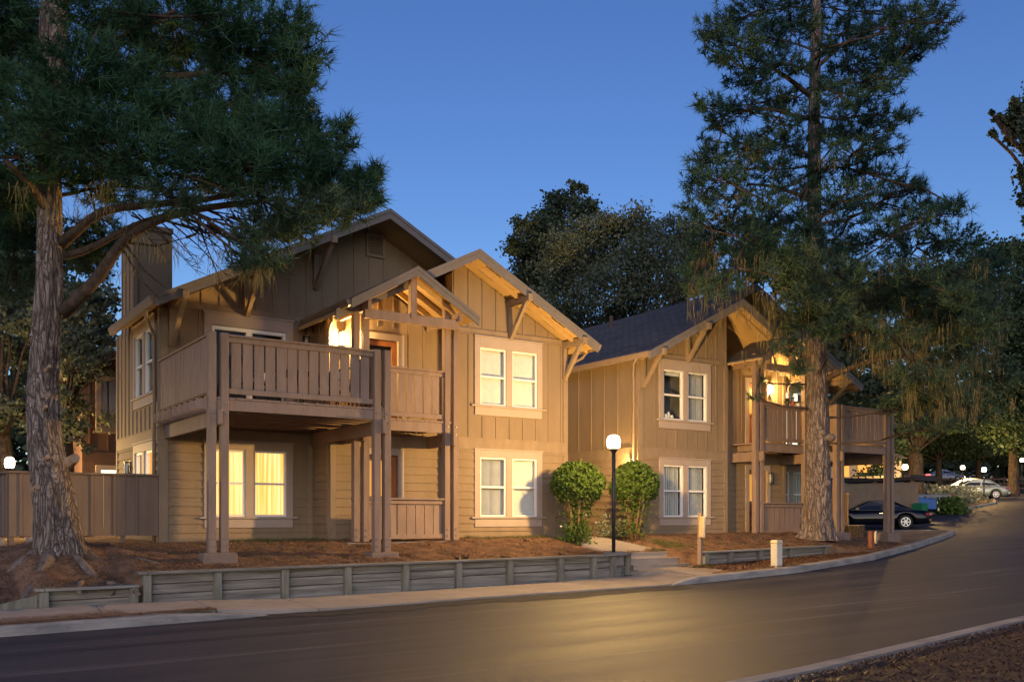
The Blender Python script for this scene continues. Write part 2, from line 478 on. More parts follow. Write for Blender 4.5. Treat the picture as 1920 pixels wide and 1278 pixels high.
# ------------------------------------------------------------------ ground, road, kerbs, walks
def zroad(X, Y):
    s = 0.87 * X + 0.5 * Y
    return np.interp(s, [-60, 0, 10, 18.6, 26, 31.3, 45.7, 50.6, 62, 74, 92, 113, 180, 600],
                     [-1.7, -1.58, -1.5, -1.40, -1.13, -0.97, -0.73, -0.56, 0.15, 1.08, 2.05, 3.0, 4.0, 5.0])


def sheet(name, xs, fy, rows, fz, m, smooth=True):
    """strip mesh: for each x, rows of y from fy(x) = (y0, y1)"""
    v, f = [], []
    for x in xs:
        y0, y1 = fy(x)
        for k in range(rows + 1):
            y = y0 + (y1 - y0) * k / rows
            v.append((x, y, float(fz(x, y))))
    n = rows + 1
    for i in range(len(xs) - 1):
        for k in range(rows):
            f.append([i * n + k, (i + 1) * n + k, (i + 1) * n + k + 1, i * n + k + 1])
    me = bpy.data.meshes.new(name); me.from_pydata(v, [], f)
    if smooth:
        me.polygons.foreach_set('use_smooth', [True] * len(f))
    me.materials.append(m)
    o = bpy.data.objects.new(name, me); COL.objects.link(o)
    return o


ls = lambda a, b, n: [a + (b - a) * i / (n - 1) for i in range(n)]
o = sheet('ground', ls(-700, 1500, 111), lambda x: (-700, 1500), 110, lambda x, y: zroad(x, y) - 0.4, M['soil']); kind(o, 'structure')
o = sheet('road', ls(-50, 160, 211), lambda x: (-8, 110), 59, lambda x, y: zroad(x, y), M['asphalt']); kind(o, 'structure')

M['asphalt_rough'] = mat('rough_asphalt', (.016, .016, .02), .9, .3, 5, 1.0, 90, col2=(.045, .04, .042), detail=9)
KX = [-40, 1.3, 4.9, 9, 13.35, 17.3, 21.4, 26.5, 33.0, 36.5, 38.6]
KY = [12.6, 13.42, 13.74, 13.95, 13.9, 14.0, 14.9, 16.9, 20.0, 21.7, 22.9]
Yk = lambda x: float(np.interp(x, KX, KY))


def kerb(name, pts, w, h, taper=None):
    """kerb along plan points; (x, y) is the road-side edge, body to the left of travel"""
    mb = MB()
    P2 = [Vector((x, y)) for x, y in pts]
    rings = []
    for i, q in enumerate(P2):
        d = (P2[min(i + 1, len(P2) - 1)] - P2[max(i - 1, 0)]).normalized()
        n = Vector((-d.y, d.x))
        z = float(zroad(q.x, q.y)); hh = h * (taper(i, len(P2)) if taper else 1)
        ring = [(0, -0.25), (0.0, hh * 0.82), (0.03, hh), (w, hh), (w, -0.25)]
        rings.append([mb.p((q.x + n.x * a, q.y + n.y * a, z + b)) for a, b in ring])
    for A, B in zip(rings, rings[1:]):
        for k in range(4):
            mb.f.append([A[k], B[k], B[k + 1], A[k + 1]])
    mb.f.append(rings[0]); mb.f.append(rings[-1][::-1])
    return kind(mb.build(name, M['kerb']), 'structure')


kerb('kerb', [(x, Yk(x)) for x in ls(-40, 4.9, 60)], 0.22, 0.13, lambda i, n: 1 if i < n - 2 else (0.7 if i == n - 2 else 0.15))
isl = [(x, Yk(x)) for x in ls(13.35, 37.5, 60)]
isl += [(38.3, 22.65), (38.9, 23.3), (39.0, 24.0), (38.5, 24.6), (37.5, 24.95), (35, 25.4), (32, 25.7), (28.5, 26.2)]
kerb('kerb', isl, 0.22, 0.14, lambda i, n: [0.1, 0.75, 1][i] if i < 2 else 1)
Yr = lambda x: float(np.interp(x, [-40, 0, 6.8, 12.8, 20, 40, 70], [3.2, 5.0, 5.7, 6.65, 7.6, 9.5, 8.0]))
kerb('kerb', [(x, Yr(x)) for x in ls(70, -40, 90)], 0.2, 0.12)
o = sheet('verge', ls(-40, 70, 160), lambda x: (Yr(x) - 12, Yr(x) - 0.19), 14,
          lambda x, y: zroad(x, y) + 0.05 + min(1, max(0, (Yr(x) - .35 - y) / .8)) * (.05 + 0.035 * math.sin(x * 3.1 + y * 1.7) * math.sin(y * 2.3)), M['dirt']); kind(o, 'structure')

# rough new asphalt patched up to the sidewalk between the two kerbs
o = sheet('road_patch', ls(4.7, 13.6, 60), lambda x: (13.25 + .10 * math.sin(x * 1.7) + .05 * math.sin(x * 5.3), Yk(x) + .12), 6, lambda x, y: float(zroad(x, y)) + .006, M['asphalt_rough']); kind(o, 'structure')

# sidewalk slabs: one sheet per bay so that the joints are real gaps
mb = MB()
xs = [-14 + 1.52 * k for k in range(20)]
for a, b in zip(xs, xs[1:]):
    def zs(x, y): return float(zroad(x, y)) + float(np.interp(x, [4.0, 6.0], [0.12, 0.035]))
    g = 0.008
    fr = lambda x: Yk(x) + (0.85 if x < 3 else float(np.interp(x, [3, 5.2], [0.85, 0.06])))
    a2, b2 = a + g, b - g
    q = [(a2, fr(a2)), (b2, fr(b2)), (b2 + .16, 15.82), (a2 + .16, 15.82)]
    mb.hexa([(x, y, zs(x, y) - 0.2) for x, y in q], [(x, y, zs(x, y)) for x, y in q])
q = [(14.895, 13.98), (16.2, 14.25), (16.45, 16.55), (14.3, 16.55), (14.3, 15.84), (15.03, 15.84)]
mb.hexa([(x, y, float(zroad(x, y)) - 0.2) for x, y in q], [(x, y, float(zroad(x, y)) + (0.04 if y < 15 else .08)) for x, y in q])
kind(mb.build('sidewalk', M['walk']), 'structure')
mb = MB()
for a, b in zip(xs, xs[1:]):
    q = [(a, 13.3), (b, 13.3), (b, 16.6), (a, 16.6)]
    if b > 3.4: break
    mb.poly([(x, y if y > 15 else Yk(x) + .2, float(zroad(x, y)) + 0.10) for x, y in q])
kind(mb.build('needle_strip', M['duff']), 'structure')

# the bank of pine litter the houses stand on
def sstep(t):
    t = min(1, max(0, t)); return t * t * (3 - 2 * t)


def Yedge(x):
    if x < 2.1: return 16.15
    if x < 13.2: return 16.08
    if x < 14.6: return float(np.interp(x, [13.2, 14.0, 14.6], [16.08, 16.25, 17.3]))
    if x < 16.42: return 17.3
    if x < 21.1: return 16.16
    return float(np.interp(x, [21.1, 23.2], [16.16, Yk(23.2) + .2])) if x < 23.2 else Yk(x) + 0.2


def Zedge(x):
    if x < 2.0: return float(zroad(x, 16)) + 0.14
    if x < 2.15: return float(np.interp(x, [2.0, 2.15], [-1.3, -1.14]))
    if x < 3.5: return -1.13
    if x < 3.66: return float(np.interp(x, [3.5, 3.66], [-1.13, -0.94]))
    if x < 16.1: return float(np.interp(x, [3.66, 16.1], [-0.94, -0.85]))
    if x < 21.1: return float(np.interp(x, [16.1, 21.1], [-0.87, -0.79]))
    return float(np.interp(x, [21.1, 22.4], [-0.8, float(zroad(x, Yedge(x))) + 0.12])) if x < 22.4 else float(zroad(x, Yedge(x))) + 0.12


def zbank(x, y):
    w = y - Yedge(x)
    top = float(np.interp(x, [-10, 2, 3, 28, 31, 39], [-0.75, -0.62, -0.57, -0.47, float(zroad(31, 24)) + .14, float(zroad(39, 23.5)) + .14]))
    z = Zedge(x) + (top - Zedge(x)) * sstep(max(0, w) / 3.3)
    z += 0.22 * math.exp(-((x - 2.6) ** 2 + (y - 18.2) ** 2) / 1.6)
    z += 0.20 * math.exp(-((x - 22.0) ** 2 + (y - 17.3) ** 2) / 1.3)
    z += 0.018 * math.sin(x * 4.3 + y) * math.sin(y * 5.1 - x * 1.3) + 0.012 * math.sin(x * 11 + 3 * y)
    return z


def bank_y(x):
    y0 = Yedge(x)
    if x > 28.0:
        y1 = float(np.interp(x, [28, 28.5, 32, 35, 37.5, 38.7], [30, 26.0, 25.55, 25.2, 24.8, 24.0]))
    else:
        y1 = 30
    return (y0, max(y1, y0 + .05))


bx = ls(-30, 1.5, 60) + ls(1.6, 23.4, 200) + ls(23.6, 38.7, 70)
def bank_sheet(x):
    y0, y1 = bank_y(x)
    return (y0 - .012, y1)


o = sheet('bank', bx, bank_sheet, 90, zbank, M['duff'])
mb = MB()
for a, b in zip(bx, bx[1:]):
    za, zb_ = zbank(a, Yedge(a)), zbank(b, Yedge(b))
    mb.poly([(a, Yedge(a) - .013, za - .7), (b, Yedge(b) - .013, zb_ - .7), (b, Yedge(b) - .011, zb_), (a, Yedge(a) - .011, za)])
sk = mb.build('bank_face', M['duff']); kind(sk, 'structure')
kind(o, 'structure')
# strip of litter between the right-hand timber wall and the kerb
o = sheet('verge', ls(13.4, 22.9, 70), lambda x: (Yk(x) + .2, max(Yk(x) + .24, min(16.12, Yedge(x) + .05)) if x > 16.40 else Yk(x) + .25 + max(0, (x - 14.6)) * .5), 12,
          lambda x, y: float(np.interp(y, [Yk(x), 16.2], [float(zroad(x, y)) + .125, float(np.interp(x, [16, 21], [-1.2, -1.03]))])) + .01 * math.sin(9 * x + 5 * y), M['duff']); kind(o, 'structure')
# yard ground behind the houses and beyond the far bend
o = sheet('yard', ls(-60, 27.8, 60), lambda x: (29.9, 110), 40, lambda x, y: max(-0.62, float(zroad(x, y))) + .03, M['soil']); kind(o, 'structure')

# fallen needles over the litter (nobody could count them)
def scatter(name, n, fx, m, L=(0.06, 0.16), W=0.006, lift=0.012):
    pts = np.array([fx() for _ in range(n)])
    ang = rng.uniform(0, 6.283, n); ln = rng.uniform(L[0], L[1], n)
    d = np.stack([np.cos(ang), np.sin(ang), rng.uniform(-.12, .3, n)], 1)
    s = np.stack([-np.sin(ang), np.cos(ang), np.zeros(n)], 1) * W
    a = pts - d * ln[:, None] / 2; b = pts + d * ln[:, None] / 2
    a[:, 2] = np.maximum(a[:, 2], pts[:, 2]) + 0.002
    b[:, 2] += lift
    v = np.stack([a - s, a + s, b], 1)
    o = raw(name, v, 3, m); kind(o, 'stuff'); return o


def on_bank():
    x = random.uniform(-3, 27); y0 = Yedge(x); y = y0 + random.random() ** 1.3 * 4.5
    return (x, y, zbank(x, y) + .004)


M['fallen'] = leafmat('fallen_needles', (0.15, 0.075, 0.035), (0.42, 0.25, 0.13), 9, 0.1)
M['fallen_dark'] = leafmat('dark_litter', (0.05, 0.03, 0.018), (0.17, 0.09, 0.045), 9, 0.1, (0.10, 0.10, 0.03))
scatter('fallen_needles', 60000, on_bank, M['fallen'], (0.07, 0.2), 0.007, 0.02)


def on_strip():
    x = random.uniform(-3, 4.2); y = Yk(x) + .22 + random.random() ** 1.5 * (0.75 if x < 3 else .25)
    return (x, y, float(zroad(x, y)) + .135)


scatter('fallen_needles', 9000, on_strip, M['fallen'])


def on_verge():
    if random.random() < .22:
        x = random.uniform(15.5, 23); y = random.uniform(Yk(x) + .25, 16.05)
        return (x, y, float(np.interp(y, [Yk(x), 16.2], [float(zroad(x, y)) + .125, float(np.interp(x, [16, 21], [-1.2, -1.03]))])) + .02)
    x = random.uniform(4, 20); y = Yr(x) - .36 - random.random() ** 1.4 * 4
    return (x, y, float(zroad(x, y)) + .13)


scatter('leaf_litter', 26000, on_verge, M['fallen_dark'], (0.03, 0.10), 0.012, 0.03)

# steps and the concrete walk up between the houses
mb = MB()
for k in range(3):
    zt = -1.275 + 0.130 * (k + 1)
    mb.box(14.62, 16.42, 16.50 + 0.37 * k, 17.33, -1.6, zt)
    mb.box(14.61, 16.43, 16.475 + 0.37 * k, 16.60 + .37 * k, zt + .001, zt + .022)
kind(mb.build('steps', M['walk']), 'structure')
# two ribs of the walk are one sheet: build it as a strip that follows the bank
mb = MB()
L_ = [(14.64, 17.32), (14.55, 17.6), (14.35, 18.1), (14.7, 18.7), (15.2, 19.5), (15.3, 22), (15.3, 29)]
R_ = [(16.42, 17.32), (16.3, 17.6), (16.0, 18.3), (15.95, 19.0), (16.1, 19.8), (16.15, 22), (16.15, 29)]
for i in range(len(L_) - 1):
    A, B, C_, D = L_[i], R_[i], R_[i + 1], L_[i + 1]
    zz = [-0.868, -0.80, -.66, -.56, -.525, -.52, -.52]
    mb.hexa([(*A, -1.2), (*B, -1.2), (*C_, -1.2), (*D, -1.2)], [(*A, zz[i]), (*B, zz[i]), (*C_, zz[i + 1]), (*D, zz[i + 1])])
kind(mb.build('walkway', M['walk']), 'structure')


# ------------------------------------------------------------------ timber retaining walls
def timber_wall(label, pts, posts, ztop, zbot, loc, courses=3, group='timber retaining walls'):
    """pts: plan points of the face; posts: distances along it"""
    root = thing('retaining_wall', label, 'retaining wall', loc, group)
    Q = [Vector((x, y, 0)) for x, y in pts]
    cum = [0]
    for a, b in zip(Q, Q[1:]): cum.append(cum[-1] + (b - a).length)

    def at(s):
        s = max(0, min(cum[-1], s))
        for i in range(len(Q) - 1):
            if s <= cum[i + 1] + 1e-6:
                d = (Q[i + 1] - Q[i]).normalized(); return Q[i] + d * (s - cum[i]), d
    zt = lambda s: ztop[0] + (ztop[1] - ztop[0]) * s / cum[-1]
    zb = lambda s: zbot[0] + (zbot[1] - zbot[0]) * s / cum[-1]
    cuts = sorted(set([0] + [round(c, 4) for c in cum] + [s for s in posts if 0 < s < cum[-1]]))
    for c in range(courses):
        mb = MB()
        for a, b in zip(cuts, cuts[1:]):
            pa, d = at(a + 1e-4); pb, _ = at(b - 1e-4)
            n = Vector((d.y, -d.x, 0))
            jj = random.uniform(-.008, .008)
            g = .007
            za0 = zb(a) + (zt(a) - zb(a)) * c / courses + g; za1 = zb(a) + (zt(a) - zb(a)) * (c + 1) / courses - g
            zb0 = zb(b) + (zt(b) - zb(b)) * c / courses + g; zb1 = zb(b) + (zt(b) - zb(b)) * (c + 1) / courses - g
            if c == 0: za0 -= .25; zb0 -= .25
            o1, o2 = n * (-.03 + jj), n * (-.085 + jj)
            up = Vector((0, 0, 1))
            mb.hexa([pa + o2 + up * za0, pa + o1 + up * za0, pa + o1 + up * za1, pa + o2 + up * za1],
                    [pb + o2 + up * zb0, pb + o1 + up * zb0, pb + o1 + up * zb1, pb + o2 + up * zb1])
        mb.build('plank_course', M['oldwood'], root, bevel=.006)
    for s in posts:
        p, d = at(s); n = Vector((d.y, -d.x, 0))
        mb = MB(); z0, z1 = zb(s) - .3, zt(s) - .004
        w = d * .065
        a, b = p + n * .085, p - n * .026
        mb.hexa([a - w + Vector((0, 0, z0)), a + w + Vector((0, 0, z0)), b + w + Vector((0, 0, z0)), b - w + Vector((0, 0, z0))],
                [a - w + Vector((0, 0, z1)), a + w + Vector((0, 0, z1)), b + w + Vector((0, 0, z1)), b - w + Vector((0, 0, z1))])
        mb.build('post', M['oldpost'], root, bevel=.008)
    mb = MB()
    cc = [0] + [c for c in cum[1:]]
    # cap boards, butted
    prev = None
    long_cuts = sorted(set([0, cum[-1]] + [s for i, s in enumerate(posts) if i % 3 == 0 and 0 < s < cum[-1]] + [round(c, 4) for c in cum]))
    for a, b in zip(long_cuts, long_cuts[1:]):
        if b - a < .02: continue
        pa, d = at(a + 1e-4); pb, _ = at(b - 1e-4); n = Vector((d.y, -d.x, 0))
        ea, eb = (-.06 if a == 0 else .003), (.06 if b == cum[-1] else -.003)
        pa = pa + d * ea; pb = pb + d * eb
        z = Vector((0, 0, 1))
        o1, o2 = n * .125, n * -.12
        za, zc = zt(a), zt(b)
        mb.hexa([pa + o1 + z * za, pb + o1 + z * zc, pb + o2 + z * zc, pa + o2 + z * za],
                [pa + o1 + z * (za + .04), pb + o1 + z * (zc + .04), pb + o2 + z * (zc + .04), pa + o2 + z * (za + .04)])
    mb.build('cap_board', M['oldwood'], root, bevel=.006)
    return root


timber_wall('long weathered timber retaining wall under the left house, curving in at the steps',
            [(3.62, 15.97), (13.2, 15.97), (13.9, 16.08), (14.3, 16.35), (14.52, 16.75), (14.58, 17.35)],
            [0.06, 1.2, 2.38, 3.57, 4.76, 5.93, 7.15, 8.45, 9.35, 9.95, 10.72], (-0.935, -0.85), (-1.44, -1.22), (3.62, 15.97, -1.44))
timber_wall('short low timber retaining wall stepping down beside the big pine roots',
            [(2.1, 15.95), (3.545, 15.95)], [0.07, 1.375], (-1.14, -1.135), (-1.46, -1.44), (2.1, 15.95, -1.46), 2)
mb = MB(); mb.hexa([(1.1, 15.99, -1.5), (2.09, 15.99, -1.5), (2.09, 16.04, -1.5), (1.1, 16.04, -1.5)],
                   [(1.1, 15.99, -1.42), (2.09, 15.99, -1.2), (2.09, 16.04, -1.2), (1.1, 16.04, -1.42)])
tag(mb.build('tapered_plank', M['oldpost']), 'greenish board sloping down into the litter left of the short timber wall', 'board')
timber_wall('timber retaining wall on the right of the steps, below the right house',
            [(16.44, 16.1), (21.1, 16.1)], [0.08, .95, 2.0, 3.15, 4.58], (-0.875, -0.80), (-1.21, -1.05), (16.44, 16.1, -1.2), 2)


# thin weeds and moss at the foot of the walls
def weeds(name, n, fx, m):
    pts = np.array([fx() for _ in range(n)])
    d = np.stack([rng.normal(0, .35, n), rng.normal(0, .35, n), np.ones(n)], 1) * rng.uniform(.03, .09, n)[:, None]
    s = np.stack([rng.normal(size=n), rng.normal(size=n), np.zeros(n)], 1); s = s / np.linalg.norm(s, axis=1)[:, None] * .005
    o = raw(name, np.stack([pts - s, pts + s, pts + d], 1), 3, m); kind(o, 'stuff')


M['grass'] = leafmat('thin_grass', (.05, .075, .015), (.13, .14, .04), 6, .3)


def weed_spot():
    r = random.random()
    if r < .30: x = random.uniform(6.2, 9.0); y = 20.3 + random.gauss(0, .3)
    elif r < .45: x = random.uniform(11.8, 15.2); y = 19.45 + random.gauss(0, .12)
    elif r < .65: x = random.uniform(15.9, 17.2); y = 17.6 + random.gauss(0, .35)
    elif r < .8: x = random.gauss(16.4, .2); y = 15.9 + random.gauss(0, .06)
    else:
        x = random.uniform(-2, 24); y = Yedge(x) + random.random() * 3; 
        k = round(x * 1.3) / 1.3; x = k + random.gauss(0, .08); y = round(y * 1.1) / 1.1 + random.gauss(0, .07)
    y = max(y, Yedge(x) + .05) if y > 16 else y
    z = zbank(x, y) if y > 16 else -1.19
    return (x, y, z)


weeds('grass', 9000, weed_spot, M['grass'])

# ------------------------------------------------------------------ the two houses
ZG = -0.57


def house(X0, m, root, deckx, decky, W, second):
    T = lambda q: (X0 + m * q[0], q[1], q[2])
    HB = lambda: MB(T)

    ZR, SR = 7.24, 0.513              # main ridge and pitch
    XR, XW, XE = 5.05, 3.26, 10.36    # main ridge, wing ridge, far eave
    ZW = ZR - SR * (XR - XW)
    zr = lambda x: ZR - SR * abs(x - XR)
    zwing = lambda x: min(ZW - SR * abs(x - XW), 99)

    # ---- walls
    def wall(p0, p1, n, z0, z1, holes=(), lap=False, gable=None, batt=0.405, zfoot=None):
        """returns mb with sheet + battens or laps; gable(s) gives the upper limit"""
        mb = HB()
        p0, p1, n = Vector((*p0, 0)), Vector((*p1, 0)), Vector((*n, 0))
        d = (p1 - p0); Lg = d.length; d.normalize()
        pt = lambda s, z, o=0.0: p0 + d * s + n * o + Vector((0, 0, z))
        ss = sorted(set([0, Lg] + [h[0] for h in holes] + [h[1] for h in holes]))
        if lap:
            zz = [z0]
            while zz[-1] < z1 - .01: zz.append(min(z1, zz[-1] + 0.195))
            zc = sorted(set([round(z, 4) for z in zz] + [round(h[2], 4) for h in holes] + [round(h[3], 4) for h in holes]))
        else:
            zz = None
            zc = sorted(set([z0, z1] + [h[2] for h in holes] + [h[3] for h in holes]))
        inh = lambda s, z: any(h[0] < s < h[1] and h[2] < z < h[3] for h in holes)
        for a, b in zip(ss, ss[1:]):
            for c, e in zip(zc, zc[1:]):
                if inh((a + b) / 2, (c + e) / 2): continue
                if lap:
                    k = max(i for i in range(len(zz)) if zz[i] <= c + 1e-4)
                    zb = zz[k]; h = 0.195
                    o0 = 0.027 * (1 - (c - zb) / h); o1 = 0.027 * (1 - (e - zb) / h)
                    mb.poly([pt(a, c, o0), pt(b, c, o0), pt(b, e, o1), pt(a, e, o1)])
                    if abs(c - zb) < 1e-3:
                        mb.poly([pt(a, c, 0), pt(b, c, 0), pt(b, c, o0), pt(a, c, o0)])
                else:
                    mb.poly([pt(a, c), pt(b, c), pt(b, e), pt(a, e)])
        for h in holes:
            a, b, c, e = h
            for q in ([(a, c), (b, c)], [(b, c), (b, e)], [(b, e), (a, e)], [(a, e), (a, c)]):
                mb.poly([pt(*q[0]), pt(*q[1]), pt(*q[1], -.16), pt(*q[0], -.16)])
        if gable:
            N = 48; prof = [(s, gable(s)) for s in ls(0, Lg, N)]
            for (a, za), (b, zb) in zip(prof, prof[1:]):
                if za <= z1 and zb <= z1: continue
                mb.poly([pt(a, z1), pt(b, z1), pt(b, max(z1, zb)), pt(a, max(z1, za))])
        if not lap:
            k = 0; s = batt * .5
            while s < Lg - .03:
                a, b = s - .019, s + .019
                segs = [(z0, z1)]
                for h in holes:
                    if h[0] - .18 < s < h[1] + .18:
                        ns = []
                        for u, w in segs:
                            lo, hi = h[2] - .28, h[3] + .3
                            if hi <= u or lo >= w: ns.append((u, w)); continue
                            if lo > u: ns.append((u, lo))
                            if hi < w: ns.append((hi, w))
                        segs = ns
                if gable:
                    if segs and abs(segs[-1][1] - z1) < 1e-4: segs[-1] = (segs[-1][0], max(z1, gable(s) - .01))
                for u, w in segs:
                    if w - u > .05:
                        mb.hexa([pt(a, u, -.005), pt(b, u, -.005), pt(b, u, .021), pt(a, u, .021)], [pt(a, w, -.005), pt(b, w, -.005), pt(b, w, .021), pt(a, w, .021)])
                s += batt
        return mb

    def bar(mb, p0, p1, n, s0, s1, z0, z1, o0, o1):
        p0, p1, n = Vector((*p0, 0)), Vector((*p1, 0)), Vector((*n, 0))
        d = (p1 - p0).normalized()
        pt = lambda s, z, o: p0 + d * s + n * o + Vector((0, 0, z))
        mb.hexa([pt(s0, z0, o0), pt(s1, z0, o0), pt(s1, z0, o1), pt(s0, z0, o1)], [pt(s0, z1, o0), pt(s1, z1, o0), pt(s1, z1, o1), pt(s0, z1, o1)])

    # ---- windows
    def window(p0, p1, n, s0, sill, head, apron=.25, headh=.18, kinds=('dark', 'dark'), Wd=2.05, cas='cream', name='window'):
        fr = HB(); b = lambda *a: bar(fr, p0, p1, n, *a)
        mid = s0 + Wd / 2
        gt = head - headh
        b(s0, s0 + .16, sill, head, .002, .045); b(s0 + Wd - .16, s0 + Wd, sill, head, .002, .045)
        b(s0 + .16, s0 + Wd - .16, gt, head, .002, .044)
        b(mid - .095, mid + .095, sill, gt, .002, .043)
        b(s0 - .02, s0 + Wd + .02, head, head + .035, .002, .07)
        b(s0 - .1, s0 + Wd + .1, sill - .045, sill, .002, .085)
        b(s0 + .01, s0 + Wd - .01, sill - apron, sill - .045, .002, .042)
        win = fr.build(name, M[cas], root, bevel=.004)
        units = [(s0 + .16, mid - .095), (mid + .095, s0 + Wd - .16)]
        for (a, c), kd in zip(units, kinds):
            sm = HB(); q = lambda *z: bar(sm, p0, p1, n, *z)
            w = .042; zm = (sill + gt) / 2
            q(a, a + w, sill, gt, -.07, .012); q(c - w, c, sill, gt, -.07, .012)
            q(a + w, c - w, sill, sill + w, -.07, .010); q(a + w, c - w, gt - w, gt, -.07, .010)
            q(a + w, c - w, zm - .025, zm + .025, -.06, .008)
            sm.build('sash', M['sash'], win)
            gm = HB(); bar(gm, p0, p1, n, a + w, c - w, zm + .025, gt - w, -.040, -.034); bar(gm, p0, p1, n, a + w, c - w, sill + w, zm - .025, -.052, -.046)
            gm.build('glass', M['glass'], win)
            bm_ = HB(); P0, N, D = Vector((*p0, 0)), Vector((*n, 0)), (Vector((*p1, 0)) - Vector((*p0, 0))).normalized()
            if kd in ('blind', 'lit', 'open'):
                s = a + .03; step = .082
                while s < c - .02:
                    tw = .22 if kd == 'blind' else (.75 if kd == 'lit' else .95)
                    tw += random.uniform(-.08, .08)
                    e = D * (math.cos(tw) * .039) - N * (math.sin(tw) * .039)
                    base = P0 + D * s - N * .125
                    z = Vector((0, 0, 1))
                    zz0 = sill + .05
                    bm_.poly([base - e + z * zz0, base + e + z * zz0, base + e + z * (gt - .03), base - e + z * (gt - .03)])
                    s += step
                bm_.build('blind', M['blind_lit'] if kd == 'lit' else M['blind'], win)
            elif kd == 'half':
                bm_.poly([P0 + D * s_ - N * .12 + Vector((0, 0, z_)) for s_, z_ in ((a + .02, gt - .14), (c - .02, gt - .14), (c - .02, gt), (a + .02, gt))])
                bm_.build('blind', M['blind'], win)
            elif kd == 'glow':
                s = a + .03; step = .10
                while s < c - .03:
                    e = D * .035; base = P0 + D * s - N * (.12 + .02 * math.sin(s * 40)); z = Vector((0, 0, 1))
                    bm_.poly([base - e + z * (sill + .04), base + e + z * (sill + .04), base + e + z * (gt - .03), base - e + z * (gt - .03)])
                    s += step
                bm_.build('curtain', M['curtain_lit'], win)
            rm = HB(); lit = kd in ('lit', 'glow')
            A, B = a - .04, c + .04
            g = lambda s_, z_, o_: P0 + D * s_ + N * o_ + Vector((0, 0, z_))
            dp = -.5
            rm.poly([g(A, sill - .02, dp), g(B, sill - .02, dp), g(B, gt + .02, dp), g(A, gt + .02, dp)])
            for (u1, w1), (u2, w2) in (((A, sill - .02), (B, sill - .02)), ((B, sill - .02), (B, gt + .02)), ((B, gt + .02), (A, gt + .02)), ((A, gt + .02), (A, sill - .02))):
                rm.poly([g(u1, w1, dp), g(u2, w2, dp), g(u2, w2, -.165), g(u1, w1, -.165)])
            rm.build('room', M['room_lit'] if lit else M['room_dark'], win)
            if kd == 'half':
                pm = HB()
                for (ds, r, h) in ((.12, .05, .18), (.24, .07, .14), (.36, .05, .20), (.48, .06, .12)):
                    pm.lathe(g(a + ds, sill + .045, -.14), [(r * .8, 0), (r, h * .5), (r * .5, h)], 10)
                pm.build('jar_row', M['blind'], win, smooth=True)
        return win

    up0, up1 = 1.92, 4.56
    # wing front
    A, B, N_ = (0, 19.7), (3.5, 19.7), (0, -1)
    ws = W['wing_s']
    hole = lambda s, a, b, w=2.05: (s + .12, s + w - .12, a - .01, b)
    hu, hl = hole(ws, 2.76, 4.20), hole(ws, 0.0, 1.47)
    lowW, upW = [], []
    lowW.append(wall(A, B, N_, -.75, 1.66, [hl], lap=True))
    upW.append(wall(A, B, N_, up0, up1, [hu], gable=lambda s: zwing(s) - .16))
    window(A, B, N_, ws, 2.76, 4.44, headh=.26, kinds=W['up'])
    window(A, B, N_, ws, 0.0, 1.65, kinds=W['low'])
    # wing step and porch recess
    lowW.append(wall((3.5, 19.7), (3.5, 20.03), (1, 0), -.75, 1.66, lap=True)); upW.append(wall((3.5, 19.7), (3.5, 20.03), (1, 0), up0, 5.9))
    pA, pB = (3.5, 20.03), (6.53, 20.03)
    dh_u, dh_l = (1.30, 2.14, 2.2, 4.16), (1.30, 2.14, -.52, 1.46)
    lowW.append(wall(pA, pB, N_, -.75, 1.66, [dh_l], lap=True))
    upW.append(wall(pA, pB, N_, up0, 4.6, [dh_u], gable=lambda s: 4.6 + .45 * (1.55 - abs(s - 1.6))))
    # side return of the closet bay and the main front
    lowW.append(wall((6.53, 20.03), (6.53, 21.05), (1, 0), -.75, 1.66, lap=True)); upW.append(wall((6.53, 20.03), (6.53, 21.05), (1, 0), up0, 4.7))
    mA, mB = (6.53, 21.05), (9.98, 21.05)
    sl = .49
    hmu, hml = (sl + .12, sl + 1.93, 2.2, 4.27), hole(sl, 0.0, 1.5)
    lowW.append(wall(mA, mB, N_, -.75, 1.66, [hml], lap=True))
    upW.append(wall(mA, mB, N_, up0, up1, [hmu]))
    gA, gB = (0.4, 21.05), (9.98, 21.05)
    upW.append(wall(gA, gB, N_, 4.56, 4.561, gable=lambda s: zr(s + .4) - .16))
    window(mA, mB, N_, sl, 0.0, 1.68, kinds=W['main_low'])
    # far side wall
    fA, fB = (9.98, 21.05), (9.98, 25.4)
    hfu, hfl = hole(.42, 2.76, 4.20), (.6, 2.3, -.3, 1.50)
    lowW.append(wall(fA, fB, (1, 0), -.75, 1.66, [hfl], lap=True)); upW.append(wall(fA, fB, (1, 0), up0, up1, [hfu]))
    window(fA, fB, (1, 0), .42, 2.76, 4.44, headh=.24, kinds=('dark', 'dark'))
    window(fA, fB, (1, 0), .46, -.28, 1.68, headh=.2, kinds=('glow', 'glow'), Wd=1.98, name='patio_window')
    upW.append(wall((9.98, 25.4), (9.1, 25.4), (0, 1), -.75, 4.6)); upW.append(wall((9.1, 25.4), (9.1, 29), (1, 0), -.75, 5.0))
    # near side wall and back
    lowW.append(wall((0, 19.7), (0, 29), (-1, 0), -.75, 1.66, lap=True)); upW.append(wall((0, 19.7), (0, 29), (-1, 0), up0, 4.5, batt=.60))
    upW.append(wall((0, 29), (9.1, 29), (0, 1), -.75, 4.5, gable=lambda s: zr(s) - .16))
    for lst, nm in ((lowW, 'lower_wall'), (upW, 'upper_wall')):
        mb = HB()
        for w in lst:
            off = len(mb.v); mb.v += w.v; mb.f += [[i + off for i in f] for f in w.f]
        mb.T = T
        o = mb.build(nm, M['siding'], root)
